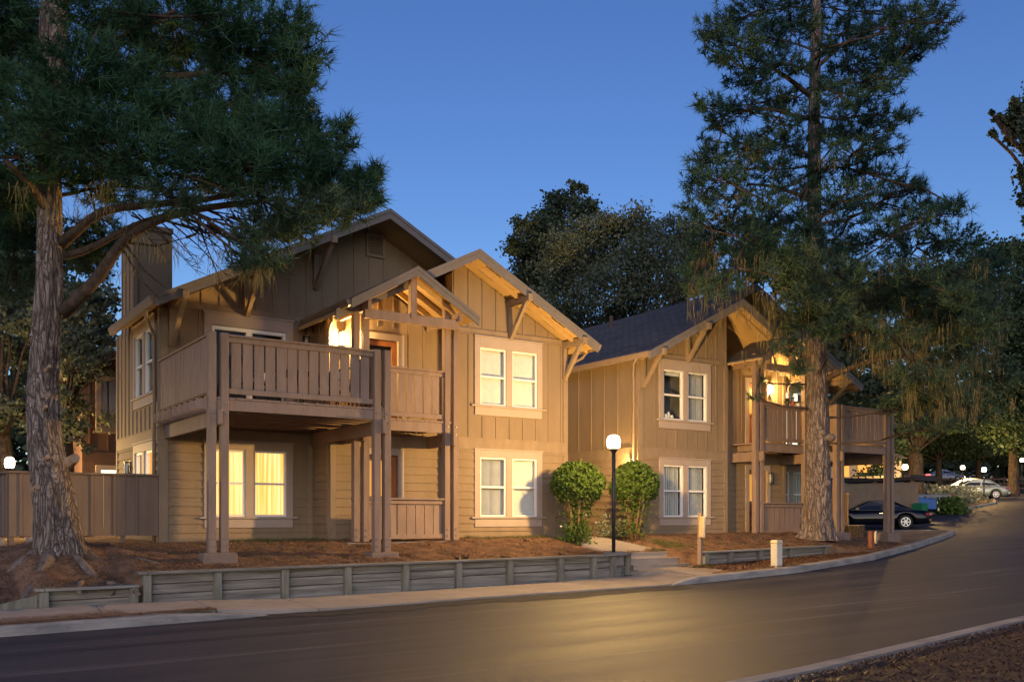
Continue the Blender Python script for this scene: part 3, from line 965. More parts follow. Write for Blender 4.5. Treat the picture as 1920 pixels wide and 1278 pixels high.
    # foundation
    mb = HB(); mb.box(.03, 3.47, 19.73, 28.9, -1.3, -.74); mb.box(3.47, 6.5, 20.06, 28.9, -1.3, -.74); mb.box(6.5, 9.95, 21.08, 25.3, -1.3, -.74)
    mb.build('foundation', M['concrete'], root)
    # belts, corner boards, frieze
    tb = HB(); b = lambda *a: bar(tb, *a)
    for (p0, p1, n) in ((A, B, N_), (pA, pB, N_), (mA, mB, N_), (fA, fB, (1, 0)), ((0, 19.7), (0, 29), (-1, 0)), ((6.53, 20.03), (6.53, 21.05), (1, 0))):
        Lg = (Vector(p1) - Vector(p0)).length
        b(p0, p1, n, 0.002, Lg - .002, 1.655, 1.925, -.004, .032)
        b(p0, p1, n, 0.004, Lg - .004, 1.925, 1.945, .0, .045)
    for (p0, p1, n, s) in ((A, B, N_, .0), (A, B, N_, 3.36), (mA, mB, N_, 3.31), (fA, fB, (1, 0), .0), (fA, fB, (1, 0), 4.21), ((0, 19.7), (0, 29), (-1, 0), 0.0), (mA, mB, N_, 0.0), ((6.53, 20.03), (6.53, 21.05), (1, 0), 0.0), (pA, pB, N_, 2.89)):
        b(p0, p1, n, s + .001, s + .139, -.74, 1.65, .0, .036)
        b(p0, p1, n, s + .001, s + .139, 1.95, 4.5, .0, .036)
    b(A, B, N_, .14, 3.35, 4.50, 4.62, .0, .030); b(mA, mB, N_, .14, 3.3, 4.56, 4.68, .0, .030)
    b(A, B, N_, .14, 3.35, 4.475, 4.50, .0, .045)
    tb.build('trim_boards', M['trim'], root)

    # ---- roofs: slabs with shingle tops
    def slab(mb, x0, x1, z0, z1, y0, y1, th=.05, dz=0.0):
        mb.prism([(x0, y0, z0 + dz), (x1, y0, z1 + dz), (x1, y0, z1 - th + dz), (x0, y0, z0 - th + dz)], (0, y1 - y0, 0))
    yb, yw, ym = 29.6, 18.85, 19.95
    zE = ZR - SR * (XR + .36)
    zE2 = ZR - SR * (XE - XR)
    shm, sof = HB(), HB()
    for mb, th, dz, e in ((shm, .035, 0, 0), (sof, .09, -.036, .02)):
        slab(mb, -.36, XW, zE, ZW, yw + e, yb - e, th, dz)
        slab(mb, XW, XR, ZW, ZR, ym + e, yb - e, th, dz)
        slab(mb, XR, 9.45, ZR, ZR - SR * (9.45 - XR), ym + e, yb - e, th, dz)
        slab(mb, 9.45, XE, ZR - SR * (9.45 - XR), zE2, ym + e, 24.05 - e, th, dz)
        slab(mb, XW, 6.9, ZW, ZW - SR * (6.9 - XW), yw + e, 21.04 - e, th, dz)
    roof = shm.build('roof', M['shingle'], root)
    sof.build('soffit', M['soffit'], roof)
    # rake boards (two stepped layers) and eaves
    rk = HB()
    def rake(x0, z0, x1, z1, y, h=.20):
        for hh, t0, t1, up in ((h, 0, .045, -.035), (.085, -.022, 0, .0)):
            rk.prism([(x0, y + t0, z0 + up), (x1, y + t0, z1 + up), (x1, y + t0, z1 + up - hh), (x0, y + t0, z0 + up - hh)], (0, t1 - t0, 0))
    rake(-.36, zE, XW, ZW, yw - .02); rake(XW, ZW, 6.9, ZW - SR * (6.9 - XW), yw - .02)
    rake(XW, ZW, XR, ZR, ym - .02); rake(XR, ZR, XE, zE2, ym - .02)
    rk.build('rake_board', M['fascia'], roof)
    gt = HB()
    gt.prism([(-.47, yw, zE - .02), (-.35, yw, zE - .02), (-.35, yw, zE - .17), (-.42, yw, zE - .17), (-.47, yw, zE - .06)], (0, yb - yw, 0))
    gt.build('gutter', M['gutter'], root); gt = HB()
    gt.prism([(XE + .11, ym, zE2 - .02), (XE - .01, ym, zE2 - .02), (XE - .01, ym, zE2 - .19), (XE + .06, ym, zE2 - .19), (XE + .11, ym, zE2 - .06)], (0, 24.05 - ym, 0))
    gt.build('gutter', M['gutter'], root)
    ds = HB()
    ds.tube([(-.40, 19.35, zE - .15), (-.36, 19.5, zE - .28), (-.12, 19.80, zE - .48), (-.075, 19.83, zE - .62), (-.075, 19.83, -.6)], .038, 8)
    ds.build('downspout', M['gutter'], root, smooth=True); ds = HB()
    ds.tube([(XE + .04, 20.6, zE2 - .18), (XE - .02, 20.8, zE2 - .32), (10.10, 21.3, zE2 - .50), (10.06, 21.32, zE2 - .62), (10.06, 21.32, -.55)], .038, 8)
    ds.build('downspout', M['gutter'], root, smooth=True)
    # fly rafter under the wing overhang and the vent slots beside it
    for xa, xb in ((-.30, XW - .02), (XW + .02, 6.6)):
        lo = HB(); za, zb = zwing(xa) - .13, zwing(xb) - .13
        lo.prism([(xa, 19.20, za), (xb, 19.20, zb), (xb, 19.20, zb - .10), (xa, 19.20, za - .10)], (0, .09, 0))
        lo.build('fly_rafter', M['soffit'], roof)
    for x in (.55, 1.35, 2.5):
        for y, w in ((19.06, .10), (19.42, .14)):
            lo = HB(); z_ = lambda q: zwing(q) - .131
            lo.prism([(x, y, z_(x)), (x + .42, y, z_(x + .42)), (x + .42, y, z_(x + .42) - .006), (x, y, z_(x) - .006)], (0, .035, 0))
            lo.build('soffit_vent', M['metal_dark'], roof)

    # ---- knee brackets
    def bracket(x, zt, yw_, yend, drop=.82):
        mb = HB(); w = .065
        mb.box(x - w, x + w, yend, yw_ - .002, zt - .17, zt)
        mb.box(x - w * .9, x + w * .9, yw_ - .11, yw_ - .003, zt - .17 - drop, zt - .171)
        mb.prism([(x - w * .75, yend + .14, zt - .171), (x - w * .75, yend + .30, zt - .171), (x - w * .75, yw_ - .105, zt - drop - .03), (x - w * .75, yw_ - .105, zt - drop - .19)], (m * 0 + w * 1.5, 0, 0))
        mb.build('bracket', M['trim'], root, bevel=.008)
    for x in (.12, 1.83):
        bracket(x, zwing(x) - .14, 19.7, 18.76)
    for x in (6.47, 8.13, 9.77):
        bracket(x, zr(x) - .15, 21.05, 19.86)
    # gable vent
    mb = HB(); z0, z1 = 6.36, 6.92
    for q in ((4.66, 4.72, z0, z1), (5.10, 5.16, z0, z1), (4.72, 5.10, z0, z0 + .06), (4.72, 5.10, z1 - .06, z1)):
        mb.box(q[0], q[1], 20.99, 21.045, q[2], q[3])
    for k in range(7):
        z = z0 + .07 + k * .062
        mb.prism([(4.72, 21.0, z), (5.10, 21.0, z), (5.10, 21.04, z + .05), (4.72, 21.04, z + .05)], (0, 0, .008))
    mb.build('gable_vent', M['trim'], root)

    # ---- doors
    def door(s0, s1, z0, z1, p0, p1, n, lit=False):
        cs = HB(); c = lambda *a: bar(cs, p0, p1, n, *a)
        c(s0 - .14, s0 + .01, z0, z1 + .14, .002, .045); c(s1 - .01, s1 + .14, z0, z1 + .14, .002, .045); c(s0 + .01, s1 - .01, z1 - .01, z1 + .14, .002, .044)
        d = cs.build('entry_door', M['cream'], root)
        lf = HB(); e = lambda *a: bar(lf, p0, p1, n, *a)
        e(s0 + .01, s0 + .13, z0 + .02, z1 - .02, -.11, -.06); e(s1 - .13, s1 - .01, z0 + .02, z1 - .02, -.11, -.06)
        e(s0 + .13, s1 - .13, z0 + .02, z0 + .9, -.105, -.065); e(s0 + .13, s1 - .13, z1 - .14, z1 - .02, -.11, -.06); e(s0 + .13, s1 - .13, z0 + .9, z0 + 1.0, -.11, -.06)
        lf.build('door_leaf', M['door'], d)
        g = HB(); bar(g, p0, p1, n, s0 + .13, s1 - .13, z0 + 1.0, z1 - .14, -.09, -.083)
        g.build('door_glass', M['glass'], d)
        r = HB(); bar(r, p0, p1, n, s0 + .05, s1 - .05, z0 + .1, z1 - .05, -.3, -.25); r.build('door_blind', M['room_lit'] if lit else M['room_dark'], d)
        k = HB(); k.lathe(Vector((p0[0] + s0 + .2, p0[1] + .03, z0 + .93)), [(.01, -.03), (.03, 0), (.01, .03)], 10); k.build('door_knob', M['bolt'], d)
    door(*dh_u, pA, pB, N_, W['door_lit']); door(*dh_l, pA, pB, N_, True)

    # sliding door on the deck
    cs = HB(); c = lambda *a: bar(cs, mA, mB, N_, *a)
    c(sl, sl + .17, 2.2, 4.52, .002, .045); c(sl + 1.88, sl + 2.05, 2.2, 4.52, .002, .045); c(sl + .17, sl + 1.88, 4.26, 4.52, .002, .044)
    c(sl - .03, sl + 2.08, 4.52, 4.555, .002, .07)
    sd = cs.build('sliding_door', M['cream'], root)
    fr = HB(); c = lambda *a: bar(fr, mA, mB, N_, *a)
    for a_, b_ in ((sl + .17, sl + 1.03), (sl + 1.03, sl + 1.88)):
        c(a_, a_ + .07, 2.22, 4.25, -.09, .015); c(b_ - .07, b_, 2.22, 4.25, -.09, .015)
        c(a_ + .07, b_ - .07, 2.22, 2.32, -.09, .014); c(a_ + .07, b_ - .07, 4.17, 4.25, -.09, .014)
    fr.build('door_frame', M['sash'], sd)
    g = HB(); bar(g, mA, mB, N_, sl + .2, sl + 1.85, 2.3, 4.2, -.05, -.042); g.build('door_glass', M['glass'], sd)
    r = HB(); bar(r, mA, mB, N_, sl + .14, sl + 1.92, 2.2, 4.26, -.5, -.45); r.build('room', M['room_glow'] if second else M['room_dark'], sd)

    # ---- lantern sconces
    def sconce(x, y, z, n, lit):
        mb = HB(); nx, ny = n
        cx, cy = x + nx * .085, y + ny * .085
        for dz in (-.17, .15):
            mb.box(cx - .065, cx + .065, cy - .065, cy + .065, z + dz, z + dz + .02)
        for ax in (-.058, .058):
            for ay in (-.058, .058):
                mb.box(cx + ax - .007, cx + ax + .007, cy + ay - .007, cy + ay + .007, z - .16, z + .16)
        bx_ = sorted((x + nx * .002, x + nx * .022)); by_ = sorted((y + ny * .002, y + ny * .022))
        if nx: mb.box(bx_[0], bx_[1], y - .05, y + .05, z - .13, z + .2)
        else: mb.box(x - .05, x + .05, by_[0], by_[1], z - .13, z + .2)
        s = mb.build('porch_light', M['metal_dark'], root)
        gl = HB(); gl.lathe((cx, cy, z), [(.035, -.14), (.045, -.05), (.045, .08), (.03, .14)], 10)
        gl.build('lamp_glass', M['lamp_on'] if lit else M['lamp_off'], s, smooth=True)
        if lit:
            q = T((x + nx * .20, y + ny * .20, z)); point('porch_lamp', q, (1.0, .62, .22), lit, .06)
    for args in W['sconces']: sconce(*args)

    # ---- deck, posts, rails
    dx0, dx1 = deckx; yf = decky
    ZD, ZT = 2.20, 3.36
    base = HB()
    # boards run front to back
    x = dx0
    while x < dx1 - .02:
        e = min(x + .135, dx1)
        base.box(x, e, yf - .03 - random.uniform(0, .012), 21.0, ZD - .04, ZD); x += .142
    x = 4.0
    while x < dx0 - .02:
        e = min(x + .135, dx0 - .004)
        base.box(x, e, 18.90, 19.99, ZD - .04, ZD); x += .142
    deck = base.build('deck', M['rail'], root)
    jb = HB(); k = 0
    y = yf + .06
    while y < 20.9:
        jb.box(dx0 + .02, dx1 + .26, y - .022, y + .022, ZD - .235, ZD - .042); y += .40
    jb.box(dx0 - .02, dx1 + .02, yf - .02, yf + .02, ZD - .24, ZD - .045)
    jb.box(4.02, dx0 - .03, 18.92, 18.96, ZD - .27, ZD - .045)
    for x in ls(4.3, dx0 - .3, 5): jb.box(x - .022, x + .022, 18.965, 19.98, ZD - .22, ZD - .042)
    jb.build('joists', M['rail'], deck)
    for q in [(x - .04, x + .04, yf - .17, 20.98, ZD - .52, ZD - .24) for x in (dx0 + .14, dx1 - .12)] + [(x - .04, x + .04, 18.72, 20.0, ZD - .56, ZD - .275) for x in (4.0, dx0 - .14)] + [(x - .045, x + .045, 18.46, 20.0, 4.46, 4.66) for x in (4.0, dx0 - .14)]:
        bb = HB(); bb.box(*q); bb.build('beam', M['post'], deck, bevel=.005)
    def postpair(x, y, z0, z1, foot=None):
        for sx in (-1, 1):
            mb = HB(); mb.box(x + sx * .115 - .07, x + sx * .115 + .07, y - .075, y + .075, z0, z1)
            p = mb.build('post', M['post'], deck, bevel=.006)
            bo = HB()
            for zz in (z0 + .12, z0 + .26, ZD - .30, ZD - .12):
                q = (x + sx * .115, y - .077, zz)
                bo.tube([Vector(q), Vector(q) + Vector((0, -.018, 0))], .017, 7)
            bo.build('bolt', M['bolt'], p)
        if foot:
            mb = HB(); mb.hexa([(x - .36, y - .26, foot - .5), (x + .36, y - .26, foot - .5), (x + .36, y + .26, foot - .5), (x - .36, y + .26, foot - .5)],
                               [(x - .30, y - .20, z0), (x + .30, y - .20, z0), (x + .30, y + .20, z0), (x - .30, y + .20, z0)])
            mb.build('footing', M['footing'], deck, bevel=.02)
    zf = W['post_z']
    postpair(dx1 - .12, yf, zf[0], ZT + .02, zf[0] - .1); postpair(dx0 + .14, yf, zf[1], ZT + .02, zf[1] - .1)
    postpair(4.0, 18.94, -.55, 4.80); postpair(dx0 - .14, 18.94, -.55, 4.80)

    def railing(p0, p1, ztop, zbot, pitch=.218, bw=.183, name='railing', cap=True):
        p0, p1 = Vector((*p0, 0)), Vector((*p1, 0)); d = p1 - p0; Lg = d.length; d.normalize(); n = Vector((d.y, -d.x, 0)); z = Vector((0, 0, 1))
        mb = HB()
        def bx(s0, s1, z0, z1, o0, o1, M_):
            g = lambda s, zz, o: p0 + d * s + n * o + z * zz
            M_.hexa([g(s0, z0, o0), g(s1, z0, o0), g(s1, z0, o1), g(s0, z0, o1)], [g(s0, z1, o0), g(s1, z1, o0), g(s1, z1, o1), g(s0, z1, o1)])
        bx(0, Lg, ztop - .04, ztop, -.075, .075, mb); bx(0, Lg, ztop - .135, ztop - .041, -.022, .020, mb); bx(0, Lg, zbot, zbot + .10, -.022, .020, mb)
        r = mb.build(name, M['rail'], deck, bevel=.004)
        k = int(Lg / pitch); off = (Lg - k * pitch) / 2
        for i in range(k):
            s = off + (i + .5) * pitch; q = HB()
            bx(s - bw / 2, s + bw / 2, zbot + .02, ztop - .05, .021, .045, q)
            q.build('baluster', M['rail'], r)
    railing((dx1 - .31, yf), (dx0 + .33, yf), ZT, ZD + .07)
    railing((dx1 - .02, yf + .08), (dx1 - .02, 21.0), ZT, ZD + .07, .20, .17)
    railing((dx0 - .33, 18.94), (4.19, 18.94), ZT, ZD + .05)
    railing((dx0 - .33, 18.94), (4.19, 18.94), .42, -.50, .232, .205)
    railing((dx0 + .03, yf + .09), (dx0 + .03, 18.8), ZT, ZD + .07)
    slb = HB(); slb.box(3.75, dx0 + .25, 18.75, 20.02, -1.0, -.565); slb.build('porch_slab', M['concrete'], root)

    # ---- porch gable
    px, pz, hw, py0, py1 = 5.15, 5.53, 1.60, 18.40, 21.03
    ps = .575; ze = pz - ps * hw
    pr = HB(); psf = HB()
    for mb, th, dz, e in ((pr, .03, 0, 0), (psf, .05, -.031, .02)):
        slab(mb, px - hw, px, ze, pz, py0 + e, 20.0, th, dz); slab(mb, px, px + hw, pz, ze, py0 + e, py1, th, dz)
    prf = pr.build('porch_roof', M['shingle'], root)
    psf.build('porch_soffit', M['soffit'], prf)
    rk = HB(); rake(px - hw, ze, px, pz, py0 - .02, .17); rake(px, pz, px + hw, ze, py0 - .02, .17)
    rk.build('rake_board', M['fascia'], prf)
    rf = HB()
    for y in (18.75, 19.25, 19.75):
        for sgn in (-1, 1):
            rf.prism([(px + sgn * .03, y - .04, pz - .11), (px + sgn * (hw - .25), y - .04, pz - .11 - ps * (hw - .28)), (px + sgn * (hw - .25), y - .04, pz - .25 - ps * (hw - .28)), (px + sgn * .03, y - .04, pz - .25)], (0, .08, 0))
    rf.build('rafters', M['soffit'], prf)
    tr = HB(); tr.box(3.95, dx0 - .08, 18.58, 18.70, 4.29, 4.50); tr.box(px - .075, px + .075, 18.56, 18.71, 4.40, pz - .12)
    tr.build('truss', M['post'], prf, bevel=.006)
    pg = HB()
    pg.prism([(px + hw + .10, py0, ze - .01), (px + hw - .01, py0, ze - .01), (px + hw - .01, py0, ze - .15), (px + hw + .05, py0, ze - .15), (px + hw + .10, py0, ze - .05)], (0, py1 - py0, 0))
    pg.tube([(px + hw + .04, 19.3, ze - .14), (px + hw - .02, 19.45, ze - .28), (px + hw - .14, 19.85, ze - .34), (px + hw - .16, 19.95, ze - .5), (px + hw - .16, 19.97, 2.25)], .035, 8)
    pg.build('porch_gutter', M['gutter'], prf)
    # chimney chase
    ch = HB(); cx0, cx1 = 9.13, 9.985
    ch.box(cx0, cx1, 23.55, 24.85, 4.3, 6.85)
    for x in (cx0 + .03, cx1 - .03): ch.box(x - .05, x + .045, 23.525, 23.548, 4.6, 6.8)
    for y in ls(23.6, 24.8, 4): ch.box(cx1 + .002, cx1 + .022, y - .02, y + .02, 4.4, 6.8)
    ch.box(cx0 - .04, cx1 + .05, 23.49, 24.90, 6.85, 6.97); ch.box(cx0 + .25, cx0 + .55, 24.0, 24.3, 6.971, 7.15)
    ch.build('chimney', M['siding'], roof)
    if second:
        vp = HB()
        for x, y in ((3.2, 26.5), (3.9, 25.5), (2.6, 27.4)):
            vp.tube([(x, y, zr(x) - .1), (x, y, zr(x) + .42)], .07 if x > 2.7 else .03, 10)
        vp.build('roof_pipes', M['brown_dark'], roof)


M['lamp_on'] = globemat('porch_bulb', (1.0, 0.72, 0.32), 12)
M['lamp_off'] = mat('frosted_lamp_glass', (0.55, 0.55, 0.5), 0.3, 0.03)
h1 = thing('apartment_house', 'larger left taupe board-and-batten house with front deck on posts and glowing window below', 'house', (15.13, 19.7, ZG), 'matching two-storey houses')
house(15.13, -1, h1, (6.42, 10.0), 17.35,
      dict(wing_s=.83, up=('blind', 'blind'), low=('blind', 'open'), main_low=('lit', 'lit'), door_lit=False, post_z=(-.66, -.72),
           sconces=[(6.25, 20.03, 4.05, (0, -1), 230), (6.72, 21.05, 4.05, (0, -1), 0), (9.98, 23.95, 1.15, (1, 0), 0), (9.98, 21.35, -.2, (1, 0), 0)][:3]), False)
h2 = thing('apartment_house', 'right taupe two-storey house with dark shingled roof showing, behind the tall pine', 'house', (17.65, 19.7, ZG), 'matching two-storey houses')
house(17.65, 1, h2, (6.36, 9.15), 18.0,
      dict(wing_s=.74, up=('half', 'blind'), low=('blind', 'blind'), main_low=('blind', 'blind'), door_lit=True, post_z=(-.50, -.47),
           sconces=[(5.75, 20.03, 4.0, (0, -1), 140), (5.75, 20.03, 1.2, (0, -1), 0), (-.002, 19.95, 1.42, (-1, 0), 150)]), True)

# ------------------------------------------------------------------ lamp post by the steps and far lamps
M['globe'] = globemat('lamp_globe', (1.0, 0.82, 0.48), 6)
WARM = (1.0, .60, .20)


def lamp_post(loc, h, label, power, gr=.155, linear=True, rad=.043, group=None, base=True):
    root = thing('street_lamp', label, 'street lamp', loc, group)
    x, y, z = loc
    mb = MB(); mb.tube([(x, y, z), (x, y, z + h - .17)], rad, 12)
    p = mb.build('pole', M['metal_dark'], root, smooth=True)
    mb = MB(); mb.lathe((x, y, z + h - .20), [(rad * 1.1, -.05), (rad * 1.5, 0), (gr * .75, .03), (gr * .75, .05)], 16)
    mb.build('collar', M['metal_dark'], root, smooth=False)
    mb = MB(); mb.lathe((x, y, z + h), [(gr * .62, -.148), (gr * .9, -.12), (gr, -.03), (gr * .97, .05), (gr * .8, .12), (gr * .45, .155)], 20)
    mb.build('globe', M['globe'], root, smooth=True)
    if base:
        mb = MB(); mb.box(x - .16, x + .16, y - .16, y + .16, z - .25, z + .06); mb.build('base', M['concrete'], root, bevel=.015)
    if power:
        point('street_lamp_light', (x, y, z + h), WARM, power, gr * .6, linear)
    return root


lamp_post((13.82, 16.27, -.86), 2.54, 'glowing globe lamp on a dark pole between the two clipped bushes', 450)
for (u, v, t, lb, pw) in ((1697, 875, 54, 'glowing lamp rising behind the carport roof beside the dark trunk', 2000),
                          (1805, 876, 72, 'glowing lamp beyond the parked silver cars, left of a matching pair', 2400),
                          (1845, 880, 66, 'glowing lamp on a thin pole standing in front of the silver saloon', 700)):
    q = P(u, v, t); zg = float(zroad(q.x, q.y))
    lamp_post((q.x, q.y, zg), q.z - zg, lb, pw, .16, False, .05, 'distant car park lamps', False)
q = P(18, 867, 26)
lamp_post((q.x, q.y, -.7), q.z + .7, 'glowing lamp at the far left behind the board fence', 900, .13, False, .04, None, False)
q = P(1916, 862, 80); lamp_post((q.x, q.y, float(zroad(q.x, q.y))), q.z - float(zroad(q.x, q.y)), 'small lit lamp at the far right edge of the road', 150, .14, False, .04, None, False)

# ------------------------------------------------------------------ small street things
root = thing('sign_post', 'brown post with tan sign panel seen nearly edge-on beside the steps', 'sign', (16.08, 16.0, -1.2))
mb = MB(); mb.beam((16.20, 15.95, -1.5), (16.26, 15.97, .10), .10, .10); mb.build('post', M['post'], root, bevel=.008)
mb = MB(); d = Vector((.50, .86, 0)).normalized()
n = Vector((d.y, -d.x, 0))
c = Vector((16.16, 15.83, -.24)); hh = .25
pr = [(-.2, -hh), (.2, -hh), (.2, hh * .85), (.15, hh), (-.15, hh), (-.2, hh * .85)]
mb.prism([c + d * a_ + n * .03 + Vector((a_ * 0 + z_ * .05, 0, z_)) for a_, z_ in pr], -n * .06)
mb.build('sign_panel', M['plastic_tan'], root, bevel=.01)
# cream utility pedestal on the verge
root = thing('utility_pedestal', 'cream square utility bollard standing on the verge by the kerb', 'bollard', (18.0, 14.55, -1.1))
x, y = P(1456, 1065, 21.6).x, P(1456, 1065, 21.6).y
mb = MB(); z0 = float(zroad(x, y)) + .1
mb.box(x - .095, x + .095, y - .095, y + .095, z0 - .2, z0 + .56); mb.build('body', mat('pale_plastic', (.50, .47, .38), .55, .1, 6), root, bevel=.012)
mb = MB(); mb.hexa([(x - .11, y - .11, z0 + .561), (x + .11, y - .11, z0 + .561), (x + .11, y + .11, z0 + .561), (x - .11, y + .11, z0 + .561)],
                   [(x - .09, y - .09, z0 + .64), (x + .09, y - .09, z0 + .64), (x + .09, y + .09, z0 + .64), (x - .09, y + .09, z0 + .64)])
mb.build('cap', M['plastic_tan'], root, bevel=.01); root.location = (root.location.x, root.location.y, root.location.z)
# short marker with number plate
q = P(1634, 1036, 26.5); x, y = q.x, q.y; z0 = zbank(x, y)
root = thing('marker_post', 'short red-brown marker post with pale rounded face on the island', 'marker', (x, y, z0))
mb = MB(); mb.beam((x, y, z0 - .2), (x + .0, y, z0 + .50), .16, .12); mb.build('post', mat('red_brown_wood', (.20, .075, .04), .8, .2, 6), root, bevel=.01)
mb = MB(); d = Vector((.9, .43, 0)).normalized(); n = Vector((d.y, -d.x, 0)); c = Vector((x + .10, y - .10, z0 + .32))
pr = [c + d * (.11 * math.cos(a) if abs(math.cos(a)) > .5 else .11 * math.cos(a)) + Vector((0, 0, .18 * math.sin(a))) for a in ls(0, 5.9, 16)]
mb.prism(pr, -n * .05); mb.build('face_plate', M['plastic_tan'], root)
# tree stump
q = P(1604, 992, 30.5); x, y = q.x, q.y; z0 = zbank(x, y)
root = thing('tree_stump', 'low cut tree stump with pale top under the right deck', 'stump', (x, y, z0))
mb = MB(); mb.tube([(x, y, z0 - .2), (x, y, z0 + .05), (x, y, z0 + .32)], [.36, .33, .31], 22, .06); mb.build('stump_bark', M['bark_dark'], root)
mb = MB(); mb.tube([(x, y, z0 + .319), (x, y, z0 + .335)], .285, 22); mb.build('cut_top', mat('cut_wood', (.34, .25, .17), .8, .2, 14), root)

# ------------------------------------------------------------------ fences and screens
def board_fence(label, a, b, zt, zb, n, boards=True, loc=None, group=None, nm='fence', m='fence'):
    a, b = Vector((*a, 0)), Vector((*b, 0)); d = b - a; Lg = d.length; d.normalize(); n = Vector((*n, 0)); Z = Vector((0, 0, 1))
    root = thing(nm, label, 'fence', loc or (a.x, a.y, zb), group)
    def bx(mb, s0, s1, z0, z1, o0, o1):
        g = lambda s, z, o: a + d * s + n * o + Z * z
        mb.hexa([g(s0, z0, o0), g(s1, z0, o0), g(s1, z0, o1), g(s0, z0, o1)], [g(s0, z1, o0), g(s1, z1, o0), g(s1, z1, o1), g(s0, z1, o1)])
    pm = MB(); s = 0; k = 0
    if boards:
        while s < Lg - .02:
            w = min(.22, Lg - s); bx(pm, s, s + w - .006, zb + random.uniform(-.01, .01), zt, -.012, .012 + .004 * (k % 2)); s += .22; k += 1
        s = .21
        while s < Lg - .05:
            bx(pm, s - .025, s + .025, zb + .02, zt - .01, .017, .036); s += .44
    else:
        z = zb
        while z < zt - .02:
            bx(pm, 0, Lg, z, min(zt, z + .178), -.015, .015 + .004 * (k % 2)); z += .185; k += 1
    pm.build('boards', M[m], root)
    cm = MB(); bx(cm, -.02, Lg, zt + .002, zt + .042, -.06, .07); cm.build('cap_rail', M[m], root)
    s = .05
    while s < Lg:
        q = MB(); bx(q, s - .045, s + .045, zb - .5, zt - .01, -.11, -.02); q.build('post', M[m], root); s += 2.1
    return root


board_fence('brown board and batten fence running from the left house behind the pine', (2.25, 21.12), (5.12, 21.12), .87, -.40, (0, -1), group='brown yard fences')
board_fence('return of the brown yard fence turning back at the far left', (2.22, 21.15), (1.95, 25.5), .86, -.40, (-1, 0), group='brown yard fences')
q0, q1 = P(1560, 985, 53), P(1722, 985, 50)
board_fence('horizontal board screen of the car park behind the black car', (q0.x, q0.y), (q1.x, q1.y), 1.78, -.6, (-.55, -.83), False, m='trim', nm='screen_fence')
q0, q1 = P(1576, 985, 31.5), P(1590, 985, 30.5)
board_fence('narrow pale board screen beside the stump under the right deck', (q0.x, q0.y), (q1.x, q1.y), .72, -.45, (.3, -.95), m='rail', nm='screen_fence')
for dx, w, h, lb in ((2.05, .55, .20, 'long pale concrete block lying at the foot of the fence'), (2.85, .25, .18, 'short pale concrete block beside the pine trunk at the fence')):
    mb = MB(); zz = zbank(dx, 20.4) + .0
    mb.box(dx - w / 2 - .25, dx + w / 2 - .25, 20.3, 20.55, zz - .1, zz + h)
    tag(mb.build('concrete_block', M['concrete'], bevel=.02), lb, 'block')

# carport: flat roof on posts over the stalls
q0, q1 = P(1560, 900, 57), P(1716, 900, 53)
root = thing('carport', 'open carport with flat dark slatted roof behind the screen fence', 'carport', (q0.x, q0.y, -.5))
d = (Vector((q1.x, q1.y, 0)) - Vector((q0.x, q0.y, 0))); Lg = d.length; d.normalize(); n = Vector((-d.y, d.x, 0)); a = Vector((q0.x, q0.y, 0)); Z = Vector((0, 0, 1))
zc = 2.05
mb = MB(); g = lambda s, o, z: a + d * s + n * o + Z * z
mb.hexa([g(0, 0, zc), g(Lg, 0, zc), g(Lg, 2.6, zc), g(0, 2.6, zc)], [g(0, 0, zc + .18), g(Lg, 0, zc + .18), g(Lg, 2.6, zc + .18), g(0, 2.6, zc + .18)])
for s in ls(.1, Lg - .1, 12): mb.hexa([g(s - .04, -.3, zc + .19), g(s + .04, -.3, zc + .19), g(s + .04, 2.8, zc + .19), g(s - .04, 2.8, zc + .19)], [g(s - .04, -.3, zc + .31), g(s + .04, -.3, zc + .31), g(s + .04, 2.8, zc + .31), g(s - .04, 2.8, zc + .31)])
mb.build('roof', M['roof_wood'], root)
for s in (.3, Lg * .5, Lg - .3):
    mb = MB(); mb.beam(g(s, .3, -1), g(s, .3, zc), .16, .16); mb.build('post', M['trim'], root)
# lit stucco building far behind the carport
q0, q1 = P(1540, 900, 75), P(1690, 900, 75)
root = thing('distant_building', 'pale distant building lit warm behind the carport', 'building', (q0.x, q0.y, 0))
mb = MB(); mb.hexa([(q0.x, q0.y, -1), (q1.x, q1.y, -1), (q1.x - 4, q1.y + 6, -1), (q0.x - 4, q0.y + 6, -1)], [(q0.x, q0.y, 4.6), (q1.x, q1.y, 4.6), (q1.x - 4, q1.y + 6, 4.6), (q0.x - 4, q0.y + 6, 4.6)])
mb.build('wall', M['cream'], root)
mb = MB(); dd = (q1 - q0).normalized(); off = Vector((.5, -.8, 0)) * .12
for k in range(3):
    c = q0 + (q1 - q0) * (.25 + .27 * k) + off; c.z = 0
    w = MB(); w.prism([c - dd * .5 + Z * 2.4, c + dd * .5 + Z * 2.4, c + dd * .5 + Z * 4.1, c - dd * .5 + Z * 4.1], -off * .5); w.build('window', M['room_lit'], root)
rf = MB(); rf.hexa([(q0.x - .3, q0.y - .5, 4.61), (q1.x + .3, q1.y - .5, 4.61), (q1.x - 4, q1.y + 6, 4.61), (q0.x - 4, q0.y + 6, 4.61)], [(q0.x - 2, q0.y + 2.5, 6.3), (q1.x - 2, q1.y + 2.5, 6.3), (q1.x - 2, q1.y + 3, 6.3), (q0.x - 2, q0.y + 3, 6.3)])
rf.build('roof', M['shingle'], root)

